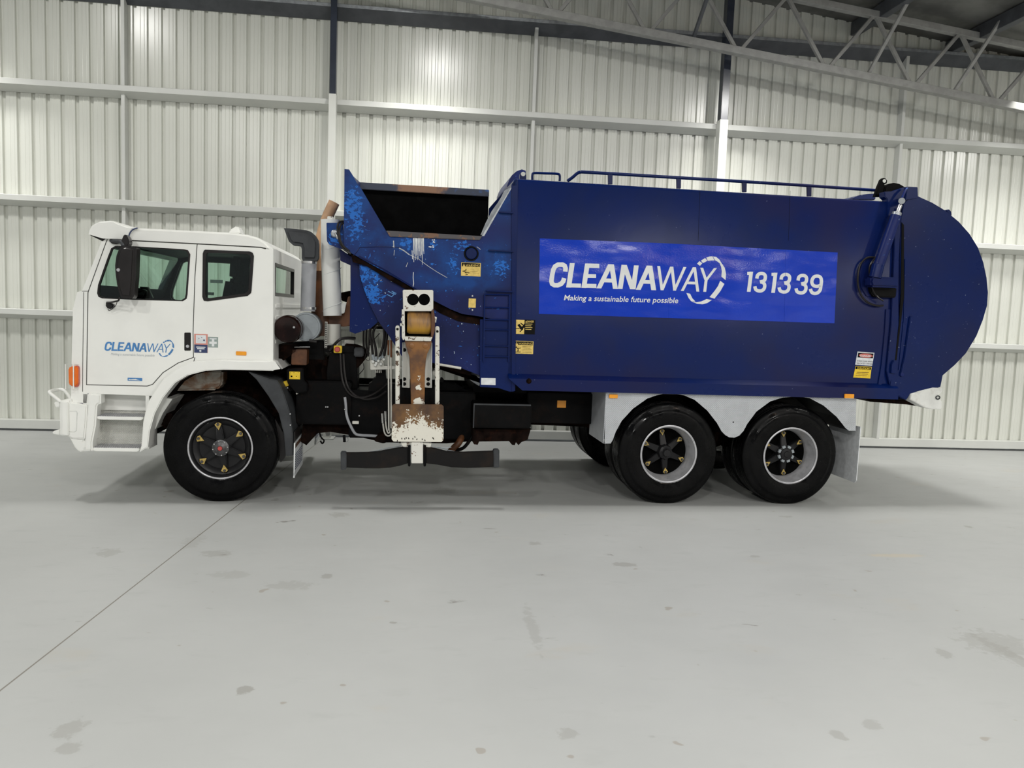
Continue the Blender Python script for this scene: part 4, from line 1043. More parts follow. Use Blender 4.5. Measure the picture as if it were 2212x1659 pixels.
    plate('hose_guard', [(818, 940), (836, 934), (845, 945), (845, 953), (828, 958), (810, 954), (808, 950)], .12, .3, 'grime', T, .006)
    plate('filler_stub', [(702, 931), (713, 930), (713, 941), (704, 943)], 1.7, 1.85, 'white2', T, .006)
    ptube('drain_tap', [(743, 940, .3), (744, 950, .3), (744, 955, .3)], .014, 'black', T, 8, 0)
    tube('tap_ring', [P(749, 950, .3)+Vector((.014*math.cos(t), 0, .022*math.sin(t))) for t in (2*math.pi*k/16 for k in range(16))], .002, 'steel', T, 6, True)
stack()
# ---------------------------------------------------------------- hopper
YD = 2.42
def hopper():
    near = [(744, 365), (754, 366), (761, 377), (772, 397), (780, 407), (834, 499), (1041, 510), (1107, 401), (1112, 390), (1112, 700), (1039, 684), (998, 678), (973, 668), (938, 650), (899, 625), (743, 538)]
    n = pl(near, .0)
    side = link('hopper', prism_bm(n, 0., .012, 0), 'wblue', T, True, 'worn blue open topped hopper with scratched light blue patches')
    # far plate with the high rim
    zf = P(900, 402, YD).z; xa = P(744, 365, 0).x; xb = P(1112, 390, 0).x; zl = P(834, 499, 0).z; zb = P(900, 640, 0).z
    xr0 = P(772, 398, YD).x
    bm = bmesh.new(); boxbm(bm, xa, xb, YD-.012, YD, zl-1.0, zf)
    link('hopper_far_side', bm, 'shade_black', side)
    bm = bmesh.new(); boxbm(bm, xa, xb, YD-.05, YD+.03, zf-.085, zf, .006); link('hopper_far_rim', bm, 'rim', side, True, 'dark rim of the far hopper side with rust')
    # front and floor inside, near black with the hopper's shade in the colour
    zq = P(743, 538, 0).z+.01; zr = min(zf, P(1200, 392, 0).z)-.06; x8 = P(800, 570, 0).x
    zn = P(744, 367, 0).z
    def front(bm, x0, x1, ya, yb, d):
        a_ = [bm.verts.new((x0, y_, z_)) for y_, z_ in ((ya, zq), (yb, zq), (yb, zf-d), (ya, zn-d))]; b_ = [bm.verts.new((x1, v.co.y, v.co.z)) for v in a_]
        bm.faces.new(a_); bm.faces.new(b_)
        for k in range(4): bm.faces.new((a_[k], a_[(k+1) % 4], b_[(k+1) % 4], b_[k]))
    bm = bmesh.new(); front(bm, xa+.002, xa+.02, .0125, YD-.0125, 0); link('hopper_front', bm, 'wblue', side)
    bm = bmesh.new(); front(bm, xa+.021, xa+.03, .017, YD-.017, .12)
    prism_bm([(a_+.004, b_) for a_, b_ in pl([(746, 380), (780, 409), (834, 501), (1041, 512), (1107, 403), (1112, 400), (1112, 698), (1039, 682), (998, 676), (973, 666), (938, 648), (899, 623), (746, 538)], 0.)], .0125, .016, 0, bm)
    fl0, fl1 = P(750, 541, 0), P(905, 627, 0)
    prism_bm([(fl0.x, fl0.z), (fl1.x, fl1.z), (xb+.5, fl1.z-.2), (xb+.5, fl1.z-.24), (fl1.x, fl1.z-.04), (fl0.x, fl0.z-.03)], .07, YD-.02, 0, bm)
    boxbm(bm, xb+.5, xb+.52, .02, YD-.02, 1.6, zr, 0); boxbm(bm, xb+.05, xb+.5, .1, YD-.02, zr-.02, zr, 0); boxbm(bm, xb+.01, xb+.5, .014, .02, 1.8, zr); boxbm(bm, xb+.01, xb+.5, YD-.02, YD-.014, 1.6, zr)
    link('hopper_lining', bm, 'shade_black', side, False, 'inside of the hopper, its shade put into a near black colour')
    # sill of the loading opening
    plate('opening_sill', [(834, 498), (1042, 510), (1036, 518.5), (842, 511)], -.02, .03, 'lip', side, .004, label='rusty brown sill of the loading opening')
    # right hand edge plates
    plate('opening_edge', [(1041, 510), (1046, 510), (1111, 396), (1107, 401)], -.006, .06, 'galv', side, .001)
    pts = [(1047, 508), (1038, 508), (1050, 480), (1063, 455), (1076, 437), (1084, 424), (1090, 411), (1108, 402)]
    plate('inner_wear_strip', pts, .30, .33, 'galv', side, .003)
    # curved hood end where the hopper meets the body
    a = P(1084, 428, YD)
    bm = bmesh.new(); prof = pl([(1084, 428), (1084, 414), (1088, 403), (1094, 393), (1103, 385), (1114, 381), (1122, 384), (1122, 440), (1090, 440)], 1.9)
    prism_bm(prof, 1.4, YD, .004, bm); link('hood_gusset', bm, 'wblue', side, True)
    bm = bmesh.new(); n2 = pl([(1106, 402), (1110, 388), (1116, 384), (1117, 402)], 0.); prism_bm(n2, -.012, .02, .003, bm); link('corner_gusset', bm, 'wblue', side, True)
    # raised skin edge on the lower front half
    lead = [(777, 535), (868, 533)]
    ptube('skin_edge', [(764, 552), (770, 545), (777, 534.5), (820, 533), (868, 534.5)], .004, 'blue', side, 6, 0, Y=-.002)
    ptube('skin_edge', [(775, 553, -.004), (830, 583, -.004), (899, 625, -.004)], .007, 'blue', side, 6, 0)
    # bracket in front
    br = plate('pivot_bracket', [(705, 481), (741, 481), (743, 538), (734, 537), (711, 528), (706, 521)], .10, .14, 'wblue', side, .004)
    c = P(724, 505, .1); lathe('pivot_pin', [(0, .05), (.028, .052), (.036, .06), (.04, .1), (.055, .102), (.055, .12)], (c.x, c.z), 'galv', br, 24)
    ptube('cylinder_rod', [(724, 503, .04), (727, 509, .04), (730, 516, .04)], .012, 'steel', br, 10, 0)
    ptube('hydraulic_hose', [(742, 478, .04), (733, 480, .02), (729, 490, -.02), (731, 510, -.03), (735, 525, -.02), (744, 539, .0), (758, 548, .0)], .010, 'plastic', side, 8)
    ptube('hydraulic_hose', [(742, 482, .02), (736, 486, .0), (733, 500, -.03), (735, 518, -.03), (742, 532, -.02), (755, 543, -.0)], .010, 'plastic', side, 8)
    plate('lower_arm_bracket', [(734, 537), (757, 553), (760, 560), (757, 573), (735, 563)], .16, .22, 'blue', side, .004)
    # round lamp, warning sign, plates
    c = P(1018, 548, 0); lathe('round_cap', [(0, -.022), (.05, -.022), (.055, -.015), (.056, .0), (.066, -.001), (.068, .001)], (c.x, c.z), 'blue', side, 36)
    lathe('cap_ring', [(.056, -.001), (.060, -.006), (.070, -.006), (.073, .001)], (c.x, c.z), 'ink', side, 36)
    warn(side, 996.5, 566.5, 1038, 597.5, 'yellow warning sign on the hopper side with a tumbling figure', 0)
    sp = pbox('blank_plate', 1012.5, 644.5, 1027.5, 665, -.004, 0, 'yellow', side, .001, 'blank yellow plate on the hopper side')
    for py in (639.5, 669.5):
        c = P(1020.5, py, 0); lathe('plate_screw', [(0, -.006), (.008, -.005), (.009, 0)], (c.x, c.z), 'rimgrey', sp, 10)
    # white paint run
    bm = bmesh.new(); rnd = random.Random(2)
    for k in range(15):
        x = 892.5+k*1.6+rnd.uniform(-.4, .4); y0 = 512+rnd.uniform(-2, 3); y1 = 548+rnd.uniform(-6, 26)*(1 if 3 < k else .7); w_ = rnd.uniform(.9, 1.5); q = []
        for j in range(9):
            t = j/8; yy = y0+(y1-y0)*t; ww = w_*(1-t*.5)*(1+.25*rnd.uniform(-1, 1)); q.append((x+t*2*(k/14-.2)*.6, yy, ww))
        L = [P(a-w2/2, b, -.0015) for a, b, w2 in q]; R2 = [P(a+w2/2, b, -.0015) for a, b, w2 in q]
        for i in range(8): bm.faces.new([bm.verts.new((v.x, -.0015, v.z)) for v in (L[i], L[i+1], R2[i+1], R2[i])])
    for pts in ([(893, 588), (892.5, 600), (893.5, 612)], [(893.5, 612), (892, 621), (898, 624)], [(888, 505), (910, 512)], [(890, 541), (891, 560)]):
        ribbon(bm, [(P(a, b, 0).x, P(a, b, 0).z) for a, b in pts], .0055, 0, lambda v: (v.x, -.0015, v.y))
    thick(bm, .001); link('paint_run', bm, 'white3', side, False, 'run of white paint below the hopper sill')
    bm = bmesh.new()
    for pts in ([(862, 536), (872, 541), (884, 550)], [(884, 550), (905, 560), (925, 575)], [(925, 575), (945, 588), (966, 600)], [(881, 567), (877, 577)], [(1030, 533), (1038, 539)], [(850, 520), (851, 536)], [(852, 540), (851, 552)]):
        ribbon(bm, [(P(a, b, 0).x, P(a, b, 0).z) for a, b in pts], .010 if pts[0][0] < 890 and pts[0][1] < 540 else .005, 0, lambda v: (v.x, -.0012, v.y))
    thick(bm, .001); link('scratch', bm, 'galv', side)
    bm = bmesh.new(); rnd = random.Random(8)
    for (cx, cy, n_, rx, ry) in ((936, 524, 7, 3, 8), (932, 535, 6, 6, 2), (850, 534, 3, 3, 2), (928, 512, 5, 4, 2)):
        for _ in range(n_):
            x, y = cx+rnd.uniform(-rx, rx), cy+rnd.uniform(-ry, ry); r = rnd.uniform(.8, 1.9)
            polyf(bm, [(x+r*math.cos(t)*rnd.uniform(.6, 1.2), y+r*math.sin(t)) for t in (0, 1, 2, 3, 4, 5.2)], lambda v: (P(v.x, v.y, 0).x, -.0013, P(v.x, v.y, 0).z))
    thick(bm, .001); link('flaked_patch', bm, 'white3', side)
    # steel steps of the side frame between hopper and body
    for y, x0 in ((458.5, 1078), (541, 1055), (628, 1050)):
        a, b = P(x0, y, -.02), P(1109, y+1, -.02); bm = bmesh.new(); boxbm(bm, a.x, b.x, -.045, .01, a.z-.006, a.z+.006, .002); link('frame_rib', bm, 'blue', side, True)
    return side
def warn(parent, x0, y0, x1, y1, lab, kind, Y=0.):
    s = pbox('warning_sign', x0, y0, x1, y1, Y-.003, Y, 'yellow', parent, .001, lab)
    w_, h_ = x1-x0, y1-y0; Yl = Y-.0045
    def bx(u0, v0, u1, v1, m, nm, dy=0):
        a, b = P(x0+u0*w_, y0+v0*h_, Y), P(x0+u1*w_, y0+v1*h_, Y); bm = bmesh.new(); boxbm(bm, a.x, b.x, Yl-dy, Y-.003, b.z, a.z); return link(nm, bm, m, s)
    def cv(v): q = P(x0+v.x*w_, y0+v.y*h_, Y); return (q.x, Yl-.0005, q.z)
    if kind < 2:
        bx(.03, .04, .97, .34, 'ink', 'heading_band')
        bm = bmesh.new(); polyf(bm, [(.06, .31), (.21, .31), (.135, .08)], cv); thick(bm, .001); link('alert_triangle', bm, 'yellow', s)
        bm = bmesh.new(); ribbon(bm, [(.135, .14), (.135, .25)], .022, 0, lambda v: (cv(v)[0], Yl-.002, cv(v)[2])); thick(bm, .001); link('alert_mark', bm, 'ink', s)
        text('lettering', 'WARNING', x0+.23*w_, y0+.30*h_, x0+.95*w_, y0+.30*h_, h_*.17, Yl-.001, 'yellow', s, 0, .0)
        bm = bmesh.new()
        if kind == 0: L = ([(.06, .62), (.18, .66), (.26, .78)], [(.12, .60), (.24, .58)], [(.18, .66), (.36, .74), (.42, .74)], [(.22, .88), (.34, .86)]); head = (.24, .52)
        else: L = ([(.06, .50), (.16, .54), (.24, .56), (.36, .54)], [(.18, .55), (.22, .68), (.20, .80)], [(.22, .68), (.17, .78)], [(.05, .84), (.34, .84)]); head = (.12, .46)
        for q in L: ribbon(bm, q, .035, 0, cv)
        polyf(bm, [(head[0]+.028*math.cos(t), head[1]+.04*math.sin(t)) for t in (k*.785 for k in range(8))], cv); thick(bm, .001); link('pictogram', bm, 'ink', s)
        for k in range(3 if kind == 0 else 5): bx(.44, (.52 if kind == 0 else .42)+.11*k, .92-.06*(k % 2), (.555 if kind == 0 else .455)+.11*k, 'grime', 'print_line')
    else:
        bx(.50, 0, 1, 1, 'ink', 'dark_half')
        bm = bmesh.new()
        for q in ([(.10, .62), (.24, .58)], [(.08, .56), (.06, .62)], [(.26, .82), (.42, .62)], [(.30, .22), (.40, .36)], [(.36, .28), (.43, .38)]): ribbon(bm, q, .045, 0, cv)
        polyf(bm, [(.14, .36), (.24, .28), (.38, .52), (.26, .58)], cv); polyf(bm, [(.24, .62), (.42, .40), (.49, .26), (.49, .50), (.36, .70)], cv); thick(bm, .001); link('pictogram', bm, 'ink', s)
        text('lettering', 'DANGER', x0+.62*w_, y0+.19*h_, x0+.96*w_, y0+.19*h_, h_*.13, Yl-.002, 'yellow', s, 0, .02)
        bm = bmesh.new(); polyf(bm, [(.53, .20), (.61, .20), (.57, .06)], lambda v: (cv(v)[0], Yl-.002, cv(v)[2])); link('alert_triangle', bm, 'yellow', s)
        for k in range(4): bx(.53, .27+.12*k, .88-.05*(k % 2), .32+.12*k, 'yellow', 'print_line', .001)
    return s
HOP = hopper()
def lower_hopper():
    # the quarter drum under the hopper
    pts = [(775, 556), (800, 568), (850, 598), (899, 625), (938, 650), (973, 670), (998, 681), (1039, 688), (1039, 812), (998, 796), (953, 788), (868, 770), (840, 725), (817, 694), (802, 665), (788, 630), (777, 595)]
    lw = plate('packer_housing', pts, .06, YD-.06, 'wblue', T, .004, label='blue curved housing below the hopper')
    # dark strip standing in for the shaded gap between the two
    plate('gap_shade', [(899, 628), (938, 650), (973, 670), (998, 681), (1039, 688), (1039, 702), (990, 694), (950, 676), (905, 645)], .05, .058, 'grime', lw, 0)
    plate('guard_wing', [(757, 553), (775, 562), (777, 595), (788, 630), (802, 665), (817, 695), (801, 709), (767, 721), (755, 716), (757, 640)], .10, .16, 'blue', lw, .003, label='dark blue wing plate in front of the packer housing')
    # dark strip put where the gap along the diagonal lies in shade
    plate('gap_shade_strip', [(758, 548), (775, 557), (899, 627), (895, 634), (850, 610), (790, 574), (762, 566)], .02, .05, 'grime', lw, .002)
    for pts in ([(776, 587), (779, 600)],):
        pass
    bm = bmesh.new()
    for pts in ([(838, 629), (848, 634), (855, 636)], [(836, 636), (846, 641), (852, 635), (848, 629)], [(846, 629), (856, 634)]): ribbon(bm, [(P(a, b, .06).x, P(a, b, .06).z) for a, b in pts], .008, 0, lambda v: (v.x, .0585, v.y))
    thick(bm, .001); link('paint_scrape', bm, 'logoblue', lw)
    # underside and belly
    plate('packer_belly', [(868, 780), (940, 796), (1010, 812), (1036, 818), (1036, 826), (1018, 818), (1018, 800), (868, 770)], .16, YD-.2, 'grime', lw, .004)
    ptube('cylinder_rod', [(943, 787, .04), (953, 788, .04), (996, 795.5, .04)], .013, 'guide', lw, 10, 0, 'off white rod under the packer housing')
    plate('belly_roller', [(1012, 806), (1037, 812), (1037, 835), (1022, 826), (1012, 818)], .5, 2.0, 'galv', lw, .01)
    plate('hanger_bracket', [(1004, 810), (1012, 812), (1012, 824), (1004, 822)], .45, .55, 'black', lw, .003)
lower_hopper()
# ---------------------------------------------------------------- body
def body():
    xa = P(1113, 387, 0).x; xb = P(1917, 431, 0).x+.02; zt = P(1500, 409, 0).z; zs = P(1500, 822, 0).z; zb = P(1500, 851, 0).z
    xbb = P(1945, 700, 0).x
    # cross section with small top radius, extruded along x
    # cross section: small top radius, sill kicked out at the foot
    sec = [(-.065, zb), (-.065, zb+.115), (0., zs+.02), (0, zt-.03), (.01, zt-.008), (.03, zt), (YD-.03, zt), (YD, zt-.03), (YD, zs+.02), (YD+.065, zb+.115), (YD+.065, zb)]
    bm = bmesh.new()
    xs = [xa, xa+.001, xbb]
    A = [bm.verts.new((xa+(.14*(1-min(1, (z-zb)/.115)) if (y < -.06 or y > YD+.06) and z < zb+.1 else 0), y, z)) for y, z in sec]; B = [bm.verts.new((xbb, y, z)) for y, z in sec]
    n = len(sec)
    for i in range(n): bm.faces.new((A[i], A[(i+1) % n], B[(i+1) % n], B[i]))
    bm.faces.new(A); bm.faces.new(B)
    bd = link('refuse_body', bm, 'blue', T, True, 'long dark blue refuse body')
    # front post and recessed side frame with ladder
    plate('front_post', [(1104.5, 399), (1113, 387), (1119, 388), (1113, 845), (1105, 846)], -.012, .05, 'blue', bd, .004)
    plate('side_frame_panel', [(1037, 690), (1112, 690), (1110, 846), (1100, 846), (1076, 838), (1037, 836)], -.0, .04, 'blue', bd, .003)
    for x in (1047, 1101): plate('ladder_rail', [(x-1.6, 636), (x+1.6, 636), (x+1.6-2, 782), (x-1.6-2, 782)], -.025, .0, 'blue', bd, .002)
    for y in (636, 664, 690, 712, 747, 770): 
        a, b = P(1047, y, -.02), P(1101, y+1, -.02); tube('ladder_rung', [a, b], .007, 'blue', bd, 8)
    plate('pale_plate', [(1039.5, 816.5), (1070.5, 817), (1070.5, 832), (1039, 831)], -.004, 0, 'label', bd, .001, label='worn pale label at the foot of the ladder')
    warn(bd, 1111.5, 690.5, 1155, 722.5, 'yellow and black danger sign beside the ladder', 2)
    warn(bd, 1110.5, 736, 1151.5, 765, 'yellow warning sign with figure, lower one beside the ladder', 1)
    c = P(1142, 823, -.05); lathe('step_stud', [(0, -.085), (.012, -.084), (.026, -.07), (.03, -.05), (.03, -.03)], (c.x, c.z), 'grime', bd, 12)
    # panel seams
    for x in (1512, 1707):
        a, b = P(x, 412, 0), P(x-4, 520, 0); bm = bmesh.new(); ribbon(bm, [(a.x, a.z), (b.x, b.z)], .003, 0, lambda v: (v.x, -.0006, v.y)); thick(bm, .0005); link('panel_seam', bm, 'ink', bd)
    # small loops and rails on the roof
    c = P(1130, 376, .25); o = link('lifting_eye', prism_bm(pl([(1122.5, 388), (1122.5, 378), (1125, 373), (1130, 371), (1134.5, 373), (1137, 378), (1137, 388)], .25), .25, .28, .004), 'blue', bd, True)
    lathe('eye_hole', [(0, .247), (.022, .247), (.022, .25)], (c.x, c.z), 'clad', o, 20)
    tube('grab_rail', smoothpath([P(*q) for q in ((1150, 390, .3), (1150, 379, .3), (1154, 374, .3), (1178, 374.5, .3), (1203, 375.5, .3), (1209, 379, .3), (1209, 391, .3))], 5), .012, 'blue', bd, 8)
    rl = tube('hand_rail', smoothpath([P(*q) for q in ((1226, 391, .3), (1237, 383, .3), (1247, 374.5, .3), (1254, 372, .3), (1270, 372.3, .3), (1400, 380, .3), (1600, 392, .3), (1760, 402, .3), (1897, 411.5, .3))], 4), .016, 'blue', bd, 8)
    for x, y0, y1 in ((1318.5, 375, 395), (1466.5, 384, 404), (1608.5, 392, 412), (1748.5, 401, 421)):
        plate('rail_post', [(x-5, y0), (x+5, y0), (x+4.5, y1+3), (x-4.5, y1+3)], .29, .31, 'blue', rl, .002)
    # big vinyl sign
    sg = plate('company_sign', [(1166, 515), (1447.5, 526), (1697, 539.5), (1809.5, 545.5), (1802.5, 698.5), (1164, 678)], -.004, -.0005, 'banner', bd, 0, label='glossy bright blue company sign on the body side')
    me = sg.data
    bm = bmesh.new()
    def cv(v): q = P(1150+v.x*.1582, 500+v.y*.1582, 0); return (q.x, -.005, q.z)
    company(bm, cv); thick(bm, .001); link('company_name', bm, 'white3', sg, False, 'white company name with a ring of arrows')
    digits = []
    def cn(v): q = P(1450+v.x*.1718, 500+v.y*.1718, 0); return (q.x, -.005, q.z)
    def nb():
        digits.append(bmesh.new()); return digits[-1]
    def three(dx, dy):
        bm = nb(); ribbon(bm, smooth2([(1073+dx, 592+dy), (1082+dx, 552+dy), (1112+dx, 530+dy), (1150+dx, 530+dy), (1176+dx, 552+dy), (1178+dx, 592+dy), (1160+dx, 622+dy), (1112+dx, 636+dy)]), 42, 0, cn); ribbon(bm, smooth2([(1120+dx, 634+dy), (1158+dx, 648+dy), (1172+dx, 682+dy), (1162+dx, 722+dy), (1130+dx, 746+dy), (1090+dx, 746+dy), (1058+dx, 728+dy), (1048+dx, 690+dy)]), 42, 0, cn)
    def smooth2(p): return [(v.x, v.y) for v in smoothpath([(a, b, 0) for a, b in p], 4)]
    for dx, dy in ((0, 0), (306, 13)):
        bm = nb(); ribbon_h(bm, (1003+dx, 505+dy), (971+dx, 758+dy), 46, cn); ribbon(bm, [(952+dx, 527+dy), (1015+dx, 529+dy)], 40, 0, cn)
    three(0, 0); three(305, 13); three(518, 25)
    bm = nb(); ribbon(bm, smooth2([(1868, 680), (1830, 690), (1785, 680), (1764, 640), (1772, 598), (1798, 568), (1840, 562), (1874, 580), (1884, 620), (1878, 680), (1868, 735), (1838, 770), (1798, 780), (1762, 764), (1746, 722)]), 42, 0, cn)
    for bm in digits: thick(bm, .001); link('phone_digit', bm, 'white3', sg, False)
    text('tagline', 'Making a sustainable future possible', 1218, 648.5, 1465, 654.8, 12.2, -.006, 'white3', sg, .2, .012, 'white tagline')
    for x, y0, y1 in ((1447.5, 526, 686), (1697, 539, 695)):
        a, b = P(x, y0, 0), P(x-3, y1, 0); bm = bmesh.new(); ribbon(bm, [(a.x, a.z), (b.x, b.z)], .0035, 0, lambda v: (v.x, -.0045, v.y)); thick(bm, .0015); link('vinyl_seam', bm, 'banner', sg)
    # stickers by the tailgate
    s1 = plate('danger_sign', [(1852.5, 759.5), (1889, 762), (1884, 790), (1847.5, 788)], -.003, 0, 'label', bd, 0, label='white danger sign low on the body by the tailgate')
    plate('heading_band', [(1854, 762), (1887, 764), (1885.5, 774), (1852.5, 772)], -.0045, -.003, 'ink', s1, 0)
    c = P(1869.7, 768, 0); bm = bmesh.new(); polyf(bm, [(1869.7+15*math.cos(t), 768.2+.06*15*math.cos(t)+4.4*math.sin(t)) for t in (k*math.pi/12 for k in range(24))], lambda v: (P(v.x, v.y, 0).x, -.005, P(v.x, v.y, 0).z)); thick(bm, .001); link('red_oval', bm, 'redink', s1)
    text('lettering', 'DANGER', 1858.5, 770.4, 1881.5, 771.8, 4.6, -.0068, 'white3', s1, 0, .02)
    text('lettering', 'STAND CLEAR WHEN', 1851, 781, 1885, 783, 3.4, -.004, 'ink', s1); text('lettering', 'TAILGATE IS OPENED', 1850, 786, 1884.5, 788, 3.2, -.004, 'ink', s1)
    s2 = plate('caution_sign', [(1848.5, 790.5), (1883, 792.5), (1880, 817.5), (1843, 815.5)], -.003, 0, 'yellow2', bd, 0, label='yellow caution sign just below the white danger sign')
    plate('heading_band', [(1849, 791.5), (1881.5, 793.5), (1880.8, 799), (1848, 797)], -.0045, -.003, 'ink', s2, 0)
    text('lettering', 'CAUTION', 1852, 796.6, 1878.5, 798.4, 4.0, -.0055, 'yellow2', s2, .2, .02)
    bm = bmesh.new()
    for k in range(3): a, b = P(1850-k, 803.6+3.6*k, 0), P(1876-k*2, 805+3.6*k, 0); boxbm(bm, a.x, b.x, -.0042, -.003, a.z-.004, a.z+.001)
    link('print_line', bm, 'brown', s2)
    return bd
BD = body()
# ---------------------------------------------------------------- rear wheel guards
def guards():
    arch = [(1319, 958), (1324, 950), (1330, 933), (1343, 909), (1367, 883), (1398, 861), (1418, 854), (1434, 850.5), (1456, 850), (1478, 854), (1501, 864), (1528, 887), (1549, 914), (1559, 932), (1567, 940), (1575, 944.5), (1586, 945.5), (1597, 941), (1606, 931), (1614, 916), (1634, 889), (1664, 867), (1690, 859), (1707, 857.5), (1727, 857), (1749, 860), (1779, 876), (1807, 900), (1827, 925), (1834, 930.5), (1848.5, 930.5)]
    out = [(1849.5, 862), (1578, 853), (1308.5, 848)]
    g = plate('wheel_guard', arch+out+[(1306, 958.5)], .0, .006, 'tread', T, 0, label='aluminium tread plate guard with two wheel arches')
    xl = P(1306.5, 900, 0).x; zt = P(1308, 848, 0).z; zl = P(1306, 958, 0).z
    bm = bmesh.new(); boxbm(bm, xl-.003, xl+.002, .0, .62, zl, zt); link('guard_front', bm, 'tread', g)
    # curved inner skins over each wheel
    for i0, i1 in ((0, 16), (17, 30)):
        q = pl(arch[i0:i1], 0); bm = bmesh.new()
        A = [bm.verts.new((x, .006, z+.004)) for x, z in q]; B = [bm.verts.new((x, .60, z+.004)) for x, z in q]
        for k in range(len(q)-1): bm.faces.new((A[k], A[k+1], B[k+1], B[k]))
        bmesh.ops.solidify(bm, geom=bm.faces[:], thickness=.004); link('guard_skin', bm, 'black', g)
    pbox('side_marker', 1316.5, 852, 1334.5, 860.5, -.02, 0, 'amber', g, .003, 'amber marker lamp at the front of the wheel guard')
    pbox('side_marker', 1825.5, 851, 1845, 860.5, -.085, -.066, 'amber', BD, .003, 'amber marker lamp on the body sill at the rear')
    c = P(1584, 912, 0); lathe('guard_bolt', [(0, -.006), (.006, -.005), (.008, 0)], (c.x, c.z), 'ink', g, 8)
    # white mud flap, hanging across the truck
    x = P(1854, 980, 0).x; zt = P(1850, 922, 0).z; zb = P(1853, 1044, 0).z
    pts = [(.0, zt), (.62, zt), (.62, zb+.04), (.60, zb), (.03, zb-.0), (.0, zb+.03)]
    bm = bmesh.new()
    n = 8
    va = [bm.verts.new((x, a, b)) for a, b in pts]; f = bm.faces.new(va); r = bmesh.ops.extrude_face_region(bm, geom=[f])
    for v in r['geom']:
        if isinstance(v, bmesh.types.BMVert): v.co.x += .008
    link('rear_mud_flap', bm, 'label', T, False, 'plain pale mud flap behind the rear wheels')
guards()
